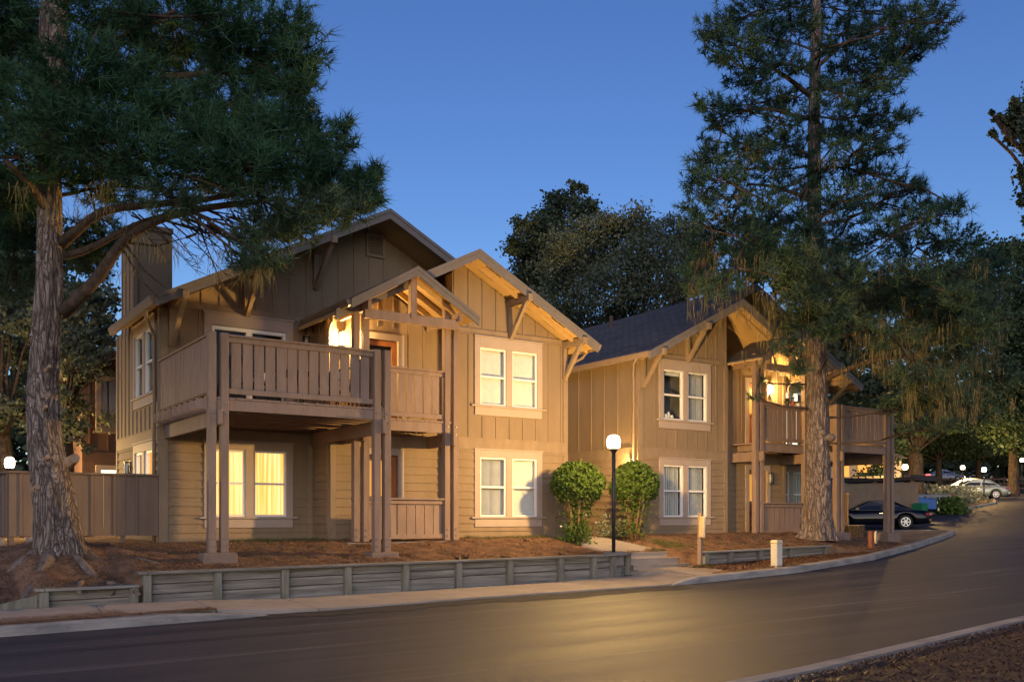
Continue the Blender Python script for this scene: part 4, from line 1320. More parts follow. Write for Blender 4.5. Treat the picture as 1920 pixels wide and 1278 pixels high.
# neighbours at the left
def small_house(label, x0, x1, y0, y1, zt, wins, ridge=1.6):
    root = thing('neighbour_house', label, 'house', (x0, y0, -.6), 'neighbouring houses')
    mb = MB(); mb.box(x0, x1, y0, y1, -.8, zt)
    k = x0 + .2
    while k < x1: mb.box(k - .02, k + .02, y0 - .02, y0 - .001, 1.9, zt); k += .5
    mb.box(x0 - .01, x1, y0 - .035, y0 - .001, 1.62, 1.88)
    mb.build('wall', M['brown_dark'], root)
    xm = (x0 + x1) / 2
    rf = MB()
    for s, e in ((x0 - .6, xm), (x1 + .6, xm)):
        rf.prism([(s, y0 - .6, zt - .15), (e, y0 - .6, zt + ridge), (e, y0 - .6, zt + ridge - .2), (s, y0 - .6, zt - .35)], (0, y1 - y0 + 1.2, 0))
    rf.poly([(x0, y0, zt), (x1, y0, zt), (xm, y0, zt + ridge - .1)])
    rf.build('roof', M['shingle'], root)
    for (a, b, z0, z1, lit) in wins:
        w = MB()
        for q in ((a, a + .14, z0, z1), (b - .14, b, z0, z1), (a + .14, b - .14, z1 - .14, z1), (a + .14, b - .14, z0, z0 + .16), ((a + b) / 2 - .05, (a + b) / 2 + .05, z0 + .16, z1 - .14)):
            w.box(q[0], q[1], y0 - .06, y0 - .001, q[2], q[3])
        w.box(a - .08, b + .08, y0 - .10, y0 - .061, z0 - .02, z0 + .04)
        f = w.build('window', M['cream'], root)
        w = MB(); w.box(a + .14, b - .14, y0 - .02, y0 - .002, z0 + .16, z1 - .14); w.build('blind', M['room_glow'] if lit == 2 else M['room_lit'] if lit else M['blind_pale'], f)
        w = MB(); w.box(a + .14, b - .14, y0 - .04, y0 - .036, z0 + .16, z1 - .14); w.build('glass', M['glass'], f)
    return root


M['blind_pale'] = mat('pale_blind', (.5, .46, .46), .7, .05, 30, 0, 40, (8, 1, .1))
small_house('dark brown neighbouring house just behind the left house, pale upstairs window', 5.02, 12, 29.5, 38, 4.45, [(5.38, 7.5, 2.45, 4.1, 0), (5.38, 7.5, -.5, 1.5, 2)], 1.3)
small_house('far left neighbouring house with small lit windows behind the pine trunk', -6, 2.6, 37, 46, 4.6, [(1.3, 2.2, .3, 1.5, 1), (-.2, .6, 2.4, 3.8, 0), (0.1, .6, .2, 1.0, 1)])

# ------------------------------------------------------------------ things on the decks
def patio_chair(loc, rz, label):
    root = thing('patio_chair', label, 'chair', loc, 'chairs on the left deck')
    x, y, z = loc; c, s = math.cos(rz), math.sin(rz)
    T = lambda q: (x + q[0] * c - q[1] * s, y + q[0] * s + q[1] * c, z + q[2])
    mb = MB(T)
    for px in (-.24, .24):
        for py in (-.24, .24):
            mb.tube([(px, py, 0), (px * .92, py * .92, .40)], .017, 6)
        mb.tube([(px, .24, .40), (px, .33, .92)], .017, 6); mb.tube([(px, -.24, .38), (px, -.24, .62), (px, .28, .64)], .015, 6)
    for k in range(5): mb.tube([(-.24 + .12 * k, .25, .42), (-.24 + .12 * k, .33, .9)], .008, 5)
    mb.tube([(-.24, .33, .92), (.24, .33, .92)], .018, 6); mb.box(-.25, .25, -.25, .25, .385, .405)
    mb.build('frame', M['metal_dark'], root)
    mb = MB(T); mb.box(-.23, .23, -.23, .22, .406, .48); mb.build('seat_cushion', M['sash'], root, bevel=.025)
    mb = MB(T); mb.prism([(-.21, .20, .48), (.21, .20, .48), (.21, .285, .86), (-.21, .285, .86)], (0, -.07, 0)); mb.build('back_cushion', M['sash'], root, bevel=.02)
    return root


patio_chair((6.15, 18.2, 2.2), R(100), 'white-cushioned metal chair at the left end of the deck')
patio_chair((7.95, 18.35, 2.2), R(-80), 'white-cushioned metal chair near the porch end of the deck')
patio_chair((6.95, 19.35, 2.2), R(10), 'white-cushioned metal chair behind the table by the sliding door')
root = thing('patio_table', 'round dark patio table on the left deck between the chairs', 'table', (7.05, 18.4, 2.2))
mb = MB(); mb.lathe((7.05, 18.4, 2.2), [(.46, .69), (.48, .70), (.48, .72), (.46, .73)], 24); mb.build('table_top', M['metal_dark'], root)
for k in range(4):
    mb = MB(); a = k * math.pi / 2 + .5; mb.tube([(7.05 + .36 * math.cos(a), 18.4 + .36 * math.sin(a), 2.2), (7.05 + .2 * math.cos(a), 18.4 + .2 * math.sin(a), 2.89)], .018, 6); mb.build('leg', M['metal_dark'], root)
root = thing('barbecue', 'covered dark kettle barbecue at the porch corner of the deck', 'barbecue', (8.35, 19.4, 2.2))
mb = MB(); mb.lathe((8.35, 19.4, 2.2), [(.06, .55), (.24, .62), (.28, .75), (.28, .80)], 18); mb.build('bowl', M['metal_dark'], root, smooth=True)
mb = MB(); mb.lathe((8.35, 19.4, 2.2), [(.285, .805), (.26, .92), (.14, 1.0), (.03, 1.02)], 18); mb.build('lid', M['metal_dark'], root, smooth=True)
for k in range(3):
    mb = MB(); a = k * 2.09; mb.tube([(8.35 + .1 * math.cos(a), 19.4 + .1 * math.sin(a), 2.78), (8.35 + .27 * math.cos(a), 19.4 + .27 * math.sin(a), 2.2)], .014, 6); mb.build('leg', M['metal_dark'], root)

M['terracotta'] = mat('terracotta', (.36, .12, .05), .8, .12, 8)


def pot(loc, r, h, label, m, plant_h, col='oak'):
    root = thing('plant_pot', label, 'plant pot', loc, 'pots on the right porch rail')
    mb = MB(); mb.lathe(loc, [(r * .7, 0), (r * .95, h * .8), (r * 1.08, h * .8), (r * 1.08, h), (r * .9, h), (r * .88, h * .9)], 16); mb.build('pot', m, root, smooth=False)
    n = 160; c = np.array(loc) + np.array([0, 0, h])
    pts = c + np.stack([rng.normal(0, r * .55, n), rng.normal(0, r * .55, n), rng.uniform(0, plant_h, n)], 1)
    leaf_cloud('plant', pts, .035, M[col], root)
    mb = MB(); mb.tube([Vector(loc) + Vector((0, 0, h * .8)), Vector(loc) + Vector((.01, 0, h + plant_h * .8))], .008, 5); mb.build('stem', M['stem'], root)


def leaf_quads(pts, size, asp=1.6, up=0.0):
    n = len(pts)
    a = rng.normal(size=(n, 3)); a[:, 2] += up; a /= np.linalg.norm(a, axis=1)[:, None]
    b = np.cross(a, rng.normal(size=(n, 3))); b /= np.linalg.norm(b, axis=1)[:, None] + 1e-9
    s = size * rng.uniform(.6, 1.3, n)[:, None]
    a = a * s * asp / 2; b = b * s / 2
    return np.stack([pts - a, pts - a * .1 + b, pts + a, pts - a * .1 - b], 1)


def leaf_cloud(name, pts, size, m, parent, asp=1.6, up=0.0):
    return raw(name, leaf_quads(np.asarray(pts), size, asp, up), 4, m, parent)


pot((23.20, 18.94, 3.362), .085, .14, 'terracotta pot with upright stem on the right porch rail', M['terracotta'], .42)
pot((22.96, 18.94, 3.362), .07, .10, 'small dark pot with low leafy plant on the right porch rail', M['metal_dark'], .12)
pot((23.42, 18.94, 3.362), .10, .10, 'white bowl planter at the end of the right porch rail', M['sash'], .05)

# ------------------------------------------------------------------ vegetation
def unit(a):
    return a / (np.linalg.norm(a, axis=-1, keepdims=True) + 1e-9)


def tufts(cent, dirs, size, n, w=.011):
    """bottle-brush ends of needles: one thin triangle per needle"""
    m = len(cent)
    d = unit(rng.normal(size=(m, n, 3)) + dirs[:, None, :] * 0.95)
    L = size[:, None] * rng.uniform(.65, 1.1, (m, n))
    off = dirs[:, None, :] * (size[:, None] * rng.uniform(-.55, .35, (m, n)))[..., None]
    b = cent[:, None, :] + off
    s = unit(np.cross(d, rng.normal(size=(m, n, 3)))) * w
    tip = b + d * L[..., None]
    return np.stack([b - s, b + s, tip], 2).reshape(-1, 3)


def clump_points(c, r, n, shell=.45, flat=1.0):
    """points in an ellipsoid, thicker to the outside and the top"""
    d = unit(rng.normal(size=(n, 3)))
    rad = (shell + (1 - shell) * rng.random(n)) ** .8
    p = d * rad[:, None]
    # ragged: push some out
    p *= (1 + .22 * rng.normal(size=(n, 1)) * (rng.random((n, 1)) < .35))
    return np.asarray(c) + p * np.asarray(r), d


def limb(mb, pts, r0, r1, n=8, jit=.05, wob=.0):
    pts = [Vector(q) for q in pts]
    out = []
    for a, b in zip(pts, pts[1:]):
        k = max(2, int((b - a).length / .35))
        for i in range(k):
            out.append(a + (b - a) * (i / k) + Vector((random.uniform(-wob, wob), random.uniform(-wob, wob), random.uniform(-wob, wob))))
    out.append(pts[-1])
    # smooth once
    sm = [out[0]] + [(out[i - 1] + out[i] * 2 + out[i + 1]) / 4 for i in range(1, len(out) - 1)] + [out[-1]]
    N = len(sm)
    mb.tube(sm, [r0 + (r1 - r0) * (i / (N - 1)) ** .8 for i in range(N)], n, jit)
    return sm


def trunk_mesh(pts, rad, n=40, ridge=.05, flare=None):
    """tapered trunk with furrowed surface and root flare"""
    mb = MB(); pts = [Vector(q) for q in pts]
    fine = []; rr = []
    for (a, ra), (b, rb) in zip(zip(pts, rad), zip(pts[1:], rad[1:])):
        k = max(2, int((b - a).length / .16))
        for i in range(k):
            t = i / k; fine.append(a + (b - a) * t); rr.append(ra + (rb - ra) * t)
    fine.append(pts[-1]); rr.append(rad[-1])
    for _ in range(3):
        fine = [fine[0]] + [(fine[i - 1] + fine[i] * 2 + fine[i + 1]) / 4 for i in range(1, len(fine) - 1)] + [fine[-1]]
    ph = [random.uniform(0, 6.28) for _ in range(8)]
    rings = []
    for k, (q, r) in enumerate(zip(fine, rr)):
        z = q.z; ring = []
        for i in range(n):
            an = 2 * math.pi * i / n
            f = 1 + ridge * (.5 * math.sin(9 * an + ph[0] + 2.1 * math.sin(z * 2.3 + ph[1])) + .5 * math.sin(17 * an + ph[2] + 1.7 * math.sin(z * 3.7 + ph[3] + an)) + .35 * math.sin(5 * z + 3 * an + ph[4])) + random.uniform(-.02, .02)
            if flare:
                h = z - fine[0].z
                f *= 1 + flare * math.exp(-max(0, h) / .33) * (.45 + .55 * max(0, math.sin(5 * an + ph[5])))
            ring.append(mb.p(q + Vector((math.cos(an) * r * f, math.sin(an) * r * f, 0))))
        rings.append(ring)
    for A, B in zip(rings, rings[1:]):
        for i in range(n):
            j = (i + 1) % n; mb.f.append([A[i], A[j], B[j], B[i]])
    mb.f.append(rings[-1])
    return mb


def lichen(points, Lr, n_per, m, parent, w=.012):
    """hanging beard lichen: tapering strands in hanks"""
    out = []
    for q in points:
        q = np.asarray(q)
        L0 = rng.uniform(*Lr)
        for _ in range(n_per):
            a = q + rng.normal(size=3) * [.06, .06, .03]; L = L0 * rng.uniform(.35, 1.0)
            s = unit(np.append(rng.normal(size=2), 0)) * w
            k = a + np.append(rng.normal(size=2) * .03, -L * .5); b = k + np.append(rng.normal(size=2) * .03, -L * .5)
            out += [a - s, a + s, k + s * .7, k - s * .7, k - s * .7, k + s * .7, b + s * .05, b - s * .05]
    o = raw('hanging_lichen', np.array(out), 4, m, parent); kind(o, 'stuff'); return o


def pine(root, clumps, trunk_at, mt, tsize, per, nd, w, dead=.0, seed=1, twig=True, limbs=(), twig_r=.012, lich=(), dens=1.0, low=None):
    """clumps: (centre Vector, (rx,ry,rz)); each is carried by a branch from the trunk"""
    global rng
    rng = np.random.default_rng(seed); random.seed(seed)
    V, V2 = [], []
    tw = MB(); br = MB()
    for c, r, dn in clumps:
        n = max(4, int(per * dn * dens * (r[0] * r[2] * 10) ** .9))
        p, d = clump_points(c, r, n)
        dirs = unit(d * [1, 1, .5] + [0, 0, .55] + rng.normal(size=(n, 3)) * .35)
        sz = tsize * rng.uniform(.55, 1.4, n)
        (V2 if low and c[2] < low[0] else V).append(tufts(p, dirs, sz, nd, w))
        if twig:
            b = trunk_at(c); cv = Vector(c); L0 = (cv - b).length
            best, bd = b, L0
            for c2, r2, d2 in clumps:
                q2 = Vector(c2); l2 = (q2 - trunk_at(c2)).length
                if l2 < L0 * .85 and (q2 - cv).length < bd * .9: best, bd = q2, (q2 - cv).length
            L = (cv - best).length
            mid = (best + cv) / 2 + Vector((random.uniform(-.1, .1), random.uniform(-.1, .1), -.10 * L + .1))
            k_ = max(.25, 1 - L0 / 7.0)
            limb(br, [best, mid, cv], .014 + .034 * k_, .014, 6, .08, .05)
            for k in range(min(n, 14)):
                q = Vector(p[k]); st = mid.lerp(cv, random.uniform(.2, 1.0))
                tw.tube([st, st.lerp(q, .55) + Vector((0, 0, -.04)), q], [twig_r * 1.2, twig_r * .8, twig_r * .4], 4, cap=False)
    V = np.concatenate(V)
    raw('crown', V, 3, mt, root)
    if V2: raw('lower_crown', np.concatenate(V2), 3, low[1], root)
    for (pts, r0, r1) in limbs:
        b1 = MB(); limb(b1, pts, r0, r1, 12, .07, .04); b1.build('limb', M['limb'], root, smooth=True)
    return tw, br


def Cl(u, v, t, ru, rv, dn=1.0, rd=None):
    """a clump from its place in the picture, its distance and its size"""
    k = t / FPX
    return (tuple(P(u, v, t)), (ru * k, (rd or ru) * k, rv * k), dn)


# ---- big pine at the left
TL = 16.5
root = thing('pine_tree', 'massive pine at the left with thick furrowed trunk, spreading over the road and house', 'tree', tuple(P(112, 1030, TL)), 'tall pines')
tp = [P(118, 1062, TL), P(112, 1000, TL), P(98, 920, TL), P(82, 820, TL), P(80, 740, TL), P(88, 600, TL), P(94, 480, TL), P(92, 330, TL), P(98, 150, TL), P(103, 0, TL), P(108, -240, TL), P(112, -480, TL)]
rd = [.40, .365, .325, .28, .25, .225, .205, .195, .24, .22, .17, .08]
trunk_mesh(tp, rd, 56, .06, .42).build('trunk', M['bark'], root, smooth=False)


def at_trunk_left(c):
    z = c[2] - .25
    for a, b in zip(tp, tp[1:]):
        if a.z <= z <= b.z: return a.lerp(b, (z - a.z) / (b.z - a.z))
    return tp[-1].copy() if z > 0 else tp[5].copy()


cl = []
for a in [(20, 40, 16.8, 90, 60), (200, 20, 15.5, 110, 50), (330, 40, 17, 110, 60), (430, 30, 15.8, 90, 55), (450, 100, 16.3, 70, 55), (545, 55, 16.8, 50, 45), (565, 100, 16.2, 45, 45), (520, 130, 16.6, 60, 45),
          (40, 190, 15.6, 100, 60), (150, 130, 14.8, 90, 60), (250, 180, 15.2, 90, 60), (120, 240, 14.6, 110, 60), (30, 290, 15.8, 90, 55), (220, 270, 14.6, 100, 60), (330, 220, 15.4, 90, 55), (420, 200, 16.2, 80, 50),
          (510, 200, 16.6, 75, 50), (560, 170, 16.2, 45, 40), (400, 280, 14.9, 95, 55), (480, 260, 15.4, 80, 50), (555, 250, 16, 65, 50), (300, 310, 14.6, 90, 45), (470, 320, 14.7, 90, 45), (560, 320, 15.2, 75, 50),
          (620, 340, 15.6, 60, 45), (640, 255, 15.8, 30, 34), (610, 290, 15.6, 40, 35), (680, 345, 15.8, 36, 30), (702, 330, 15.9, 22, 22), (690, 375, 15.7, 35, 25), (650, 390, 15.6, 45, 30), (590, 390, 15.2, 65, 35),
          (520, 400, 15, 70, 40), (560, 430, 15.3, 55, 28), (480, 440, 15, 50, 24), (500, 480, 14.9, 45, 20), (460, 490, 14.8, 30, 14), (20, 360, 17.5, 80, 45), (200, 350, 16.8, 80, 35), (60, 110, 17.6, 90, 50),
          (350, 120, 18, 90, 45), (260, 90, 18.5, 90, 50), (440, 340, 17.5, 80, 35), (150, 300, 18.3, 100, 45), (20, 430, 18.5, 60, 40), (30, 520, 19, 50, 50), (190, 440, 19, 50, 40), (170, 500, 19, 40, 30),
          (330, 380, 14.6, 60, 25), (-80, 150, 16, 100, 80), (-90, 300, 16, 100, 80), (-60, 20, 16, 120, 80), (100, -80, 16, 160, 60), (300, -90, 16.5, 150, 60), (460, -60, 16.5, 90, 50),
          (150, -220, 16.5, 160, 70), (300, -200, 16.5, 120, 60), (0, -200, 16.5, 140, 60), (120, -360, 16.5, 130, 70), (112, -480, 16.5, 80, 60)]:
    cl.append(Cl(*a[:5], dn=1.15 if a[1] > -40 else .35))
limbs = [([P(120, 585, TL), P(165, 540, TL - .2), P(205, 490, TL - .4), P(240, 438, TL - .6), P(290, 410, TL - .8), P(360, 392, TL - 1.0), P(430, 385, TL - 1.1), P(520, 372, TL - 1.2)], .125, .04),
         ([P(115, 455, TL), P(190, 395, TL - .5), P(260, 385, TL - .9), P(380, 375, TL - 1.2), P(470, 360, TL - 1.4)], .095, .035),
         ([P(125, 480, TL), P(185, 462, TL - .2), P(240, 430, TL - .5), P(300, 405, TL - .7)], .075, .035),
         ([P(92, 400, TL), P(70, 370, TL - .4), P(55, 340, TL - .8), P(10, 300, TL - 1.2)], .09, .04),
         ([P(100, 230, TL), P(170, 140, TL - .3), P(230, 60, TL - .5), P(330, 20, TL - .6)], .10, .03),
         ([P(100, 200, TL), P(240, 150, TL - .1), P(380, 140, TL), P(520, 130, TL)], .10, .03),
         ([P(300, 325, TL - 1.8), P(340, 320, TL - 1.9), P(400, 345, TL - 1.9), P(440, 365, TL - 1.8)], .035, .015)]
tw, br = pine(root, cl, at_trunk_left, M['needle'], .25, 34, 30, .0085, seed=3, limbs=limbs, low=(5.2, M['needle_lamp_tint']))
# bare dead twigs hanging below the lowest limb
random.seed(11)
for k in range(46):
    u0 = random.uniform(240, 480); v0 = 400 + random.uniform(-8, 25); t0 = TL - .7 - (u0 - 240) / 480
    a = P(u0, v0, t0); u1, v1 = u0 + random.uniform(20, 130), v0 + random.uniform(25, 125); b = P(u1, min(v1, 555), t0 - random.uniform(-.5, .6))
    m_ = a.lerp(b, .5) + Vector((random.uniform(-.15, .15), random.uniform(-.1, .1), random.uniform(-.02, .16)))
    tw.tube([a, a.lerp(m_, .6), m_, b], [.016, .012, .010, .004], 5, .1, cap=False)
    for j in range(4):
        st = m_.lerp(b, random.random()); e = st + Vector((random.uniform(-.25, .35), random.uniform(-.2, .2), random.uniform(-.25, .12)))
        tw.tube([st, e], [.007, .002], 4, cap=False)
for (u0, v0, u1, v1) in ((230, 450, 310, 540), (240, 455, 350, 445), (350, 445, 385, 410), (232, 470, 300, 560), (300, 410, 470, 440), (380, 420, 520, 470)):
    a, b = P(u0, v0, TL - .5), P(u1, v1, TL - .8)
    tw.tube([a, a.lerp(b, .5) + Vector((0, 0, -.1)), b], [.024, .018, .006], 6, .1)
tw.build('twigs', M['bark_dark'], root, smooth=True); br.build('branch', M['limb'], root, smooth=True)
pts = [P(random.uniform(230, 500), random.uniform(420, 530), TL - .8 - random.uniform(-.4, .6)) for _ in range(45)] + [P(random.uniform(20, 560), random.uniform(330, 400), TL - 1 + random.uniform(-1, 1)) for _ in range(60)] + [P(random.uniform(440, 510), random.uniform(485, 515), 14.9) for _ in range(25)]
lichen(pts, (.12, .5), 7, M['lichen'], root, .006)
# roots and branch scars
rb = MB()
for (pp, r0) in (([(125, 1020), (150, 1045), (185, 1062), (210, 1085)], .13), ([(100, 1035), (85, 1060), (60, 1085), (35, 1105)], .15), ([(140, 1010), (165, 1025), (185, 1038)], .16),
                 ([(90, 1030), (50, 1050), (10, 1060)], .13), ([(150, 1075), (145, 1095), (150, 1105)], .07), ([(200, 1075), (225, 1066), (250, 1078), (262, 1092)], .06), ([(260, 1024), (300, 1030), (320, 1045)], .07)):
    P3 = []
    for i, (u, v) in enumerate(pp):
        q = P(u, v, TL - (v - 1030) * .028); q.z = zbank(q.x, max(q.y, Yedge(q.x))) + -r0 * .22 - i * .02; P3.append(q)
    limb(rb, P3, r0, r0 * .35, 12, .2, .03)
rb.build('roots', M['rootbark'], root, smooth=True)
M['cut_branch'] = mat('cut_branch', (.34, .22, .13), .85, .25, 9)
for (u, v, s) in ((136, 862, .085), (88, 860, .04), (70, 915, .05), (92, 690, .03), (86, 765, .03)):
    sc = MB(); q = P(u, v, TL - .30); sc.tube([q + Vector((-.02, .15, -.03)), q + Vector((.03 if u > 130 else 0, -.05, .03))], [s * 1.25, s], 12, .08)
    sc.build('branch_stub', M['cut_branch'], root)

# ---- tall pine at the right
TR = 26.5
root = thing('pine_tree', 'tall straight pine in front of the right house, hung with lichen', 'tree', tuple(P(1530, 1002, TR)), 'tall pines')
tr_ = [P(1532, 1012, TR), P(1533, 960, TR), P(1534, 850, TR), P(1532, 700, TR), P(1528, 560, TR), P(1527, 400, TR), P(1526, 250, TR), P(1530, 60, TR), P(1532, -150, TR), P(1532, -330, TR)]
rr = [.44, .36, .315, .285, .245, .19, .165, .13, .08, .03]
trunk_mesh(tr_, rr, 52, .055, .5).build('trunk', M['bark'], root, smooth=False)


def at_trunk_right(c):
    z = c[2] - .3
    for a, b in zip(tr_, tr_[1:]):
        if a.z <= z <= b.z: return a.lerp(b, (z - a.z) / (b.z - a.z))
    return tr_[-1].copy() if z > 0 else tr_[3].copy()


cl = []
random.seed(5)
for a in [(1420, 20, 60, 30), (1480, 10, 60, 30), (1560, 15, 70, 30), (1640, 20, 50, 25), (1345, 50, 40, 28), (1330, 75, 30, 22), (1380, 80, 50, 30), (1440, 70, 50, 30), (1490, 60, 50, 30), (1580, 65, 55, 30),
          (1640, 70, 50, 35), (1700, 40, 40, 30), (1740, 30, 40, 24), (1775, 42, 25, 18), (1700, 85, 50, 26), (1740, 75, 35, 20), (1360, 105, 28, 18), (1400, 130, 45, 25), (1460, 120, 45, 25), (1620, 110, 55, 30), (1680, 115, 45, 25),
          (1420, 155, 40, 20), (1590, 140, 50, 28), (1660, 145, 45, 22), (1640, 175, 50, 25), (1580, 180, 50, 24), (1310, 190, 18, 10), (1335, 195, 26, 18), (1355, 215, 35, 24), (1395, 205, 40, 16), (1440, 190, 45, 22), (1485, 185, 40, 20),
          (1345, 235, 20, 12), (1700, 215, 22, 14), (1660, 215, 40, 20), (1600, 220, 55, 24), (1470, 225, 45, 18), (1640, 250, 45, 22), (1580, 250, 50, 20), (1420, 265, 45, 16), (1320, 260, 14, 8), (1400, 275, 45, 20), (1470, 270, 50, 20), (1600, 285, 60, 22),
          (1670, 280, 25, 12), (1340, 290, 32, 22), (1310, 300, 25, 20), (1300, 335, 25, 24), (1350, 330, 45, 26), (1400, 315, 45, 26), (1450, 320, 45, 22), (1590, 315, 50, 20), (1640, 335, 50, 24), (1690, 350, 40, 20), (1725, 352, 20, 14),
          (1310, 375, 35, 24), (1370, 375, 50, 26), (1430, 375, 45, 22), (1480, 360, 45, 20), (1580, 365, 55, 22), (1650, 380, 50, 20), (1720, 395, 50, 22), (1300, 415, 30, 16), (1360, 420, 45, 18), (1440, 415, 50, 18), (1590, 410, 50, 20), (1690, 425, 60, 24), (1770, 400, 40, 26), (1790, 385, 25, 15)]:
    cl.append(Cl(a[0], a[1], TR + random.uniform(-2.6, 2.6), a[2], a[3], .95, a[2] * 1.2))
for a in [(1330, 460, 50, 28), (1400, 450, 60, 28), (1480, 455, 60, 26), (1560, 455, 60, 26), (1640, 455, 70, 30), (1720, 460, 60, 32), (1790, 450, 50, 30), (1310, 500, 40, 22), (1390, 490, 60, 26), (1350, 540, 50, 20), (1440, 500, 60, 26), (1300, 540, 28, 14),
          (1500, 545, 50, 28), (1570, 520, 60, 30), (1640, 520, 60, 30), (1710, 515, 65, 32), (1790, 510, 60, 34), (1850, 500, 40, 36), (1460, 600, 35, 26), (1500, 600, 45, 26), (1570, 600, 60, 30), (1630, 580, 60, 28),
          (1700, 575, 70, 30), (1780, 570, 65, 34), (1850, 575, 40, 36), (1480, 650, 35, 18), (1680, 635, 60, 26), (1760, 640, 65, 30), (1830, 640, 40, 30), (1500, 690, 25, 14), (1730, 695, 70, 26), (1800, 690, 50, 26),
          (1700, 760, 60, 20), (1770, 750, 60, 22), (1740, 800, 60, 14), (1520, 720, 22, 10), (1420, 715, 14, 8), (1415, 745, 10, 6)]:
    cl.append(Cl(a[0], a[1], TR + random.uniform(-2.8, 2.2), a[2], a[3], .8, a[2] * 1.1))
for a in [(1520, 430, 45, 20), (1550, 470, 50, 24), (1500, 480, 50, 22), (1535, 520, 45, 22), (1490, 530, 45, 22), (1560, 560, 45, 22), (1520, 590, 40, 20), (1550, 620, 40, 18), (1500, 560, 45, 22), (1590, 500, 50, 24), (1470, 500, 45, 22), 
          (1640, 560, 60, 28), (1700, 540, 60, 28), (1760, 600, 60, 30), (1810, 560, 50, 30), (1740, 720, 60, 20), (1790, 650, 50, 28), (1840, 610, 40, 30), (1590, 600, 50, 24)]:
    cl.append(Cl(a[0], a[1], TR - random.uniform(1.0, 2.9), a[2], a[3], 1.0, a[2] * .8))
for a in [(1520, 40, 30, 16), (1545, 90, 28, 15), (1505, 130, 30, 14), (1540, 160, 26, 13), (1515, 215, 28, 13), (1545, 250, 28, 13), (1508, 285, 28, 13), (1530, 320, 30, 14), (1515, 350, 26, 12), (1540, 385, 32, 14), (1500, 400, 32, 14)]:
    cl.append(Cl(a[0], a[1], TR - random.uniform(.5, 1.4), a[2], a[3], .9, a[2] * .9))
limbs = [([P(1526, 180, TR), P(1480, 150, TR - .5), P(1440, 125, TR - .8), P(1390, 90, TR - 1)], .08, .03), ([P(1526, 225, TR), P(1450, 205, TR), P(1400, 205, TR + .2), P(1360, 225, TR + .3)], .07, .02),
         ([P(1527, 375, TR), P(1460, 352, TR + .4), P(1400, 345, TR + .8)], .08, .03), ([P(1530, 130, TR), P(1580, 80, TR + .4), P(1640, 50, TR + .8)], .07, .02),
         ([P(1528, 560, TR), P(1490, 525, TR - 1), P(1450, 515, TR - 1.5), P(1380, 500, TR - 2)], .09, .03), ([P(1534, 610, TR), P(1510, 575, TR - 1.2), P(1490, 555, TR - 1.6)], .08, .03),
         ([P(1534, 720, TR), P(1590, 690, TR - .6), P(1640, 672, TR - 1), P(1720, 667, TR - 1.2), P(1790, 690, TR - 1)], .085, .03), ([P(1532, 640, TR), P(1680, 612, TR + .4), P(1750, 610, TR + .6), P(1790, 630, TR + .7)], .06, .02),
         ([P(1526, 410, TR), P(1600, 385, TR + .2), P(1660, 395, TR + .5)], .06, .02), ([P(1532, 700, TR), P(1545, 690, TR - 1.0), P(1552, 670, TR - 1.6)], .05, .02)]
tw, br = pine(root, cl, at_trunk_right, M['needle_b'], .25, 24, 22, .0125, seed=9, limbs=limbs, twig_r=.014, low=(6.9, M['needle_lamp_tint']))
for (u0, v0, u1, v1) in ((1460, 600, 1425, 690), (1425, 690, 1415, 745), (1440, 640, 1455, 690), (1320, 460, 1290, 540), (1700, 800, 1690, 790)):
    a, b = P(u0, v0, TR - 2), P(u1, v1, TR - 2.1); tw.tube([a, a.lerp(b, .5) + Vector((.05, 0, 0)), b], [.03, .022, .01], 6, .1)
tw.build('twigs', M['bark_dark'], root, smooth=True); br.build('branch', M['limb'], root, smooth=True)
random.seed(21)
pts = []
for _ in range(400):
    u_ = random.gauss(1735, 75); pts.append(P(u_, random.uniform(590, 785 if u_ > 1690 else 690), TR + random.uniform(-2.8, 1.0)))
pts += [P(random.uniform(1290, 1560), random.gauss(540, 45), TR + random.uniform(-2.6, .5)) for _ in range(150)] + [P(random.uniform(1580, 1850), random.uniform(480, 600), TR + random.uniform(-2.5, 1)) for _ in range(130)]
pts += [P(random.uniform(1420, 1520), random.uniform(580, 700), TR + random.uniform(-2.2, 0)) for _ in range(50)] + [P(random.uniform(1330, 1700), random.uniform(250, 440), TR + random.uniform(-2, 2)) for _ in range(60)]
lichen(pts, (.2, .8), 7, M['lichen'], root, .008)
for (u, v) in ((1540, 812), (1556, 820), (1548, 905)):
    kn = MB(); q = P(u, v, TR - .20); kn.lathe(q, [(.03, -.13), (.13, -.08), (.16, 0), (.12, .09), (.03, .12)], 12); kn.build('burl', M['rootbark'], root, smooth=True)


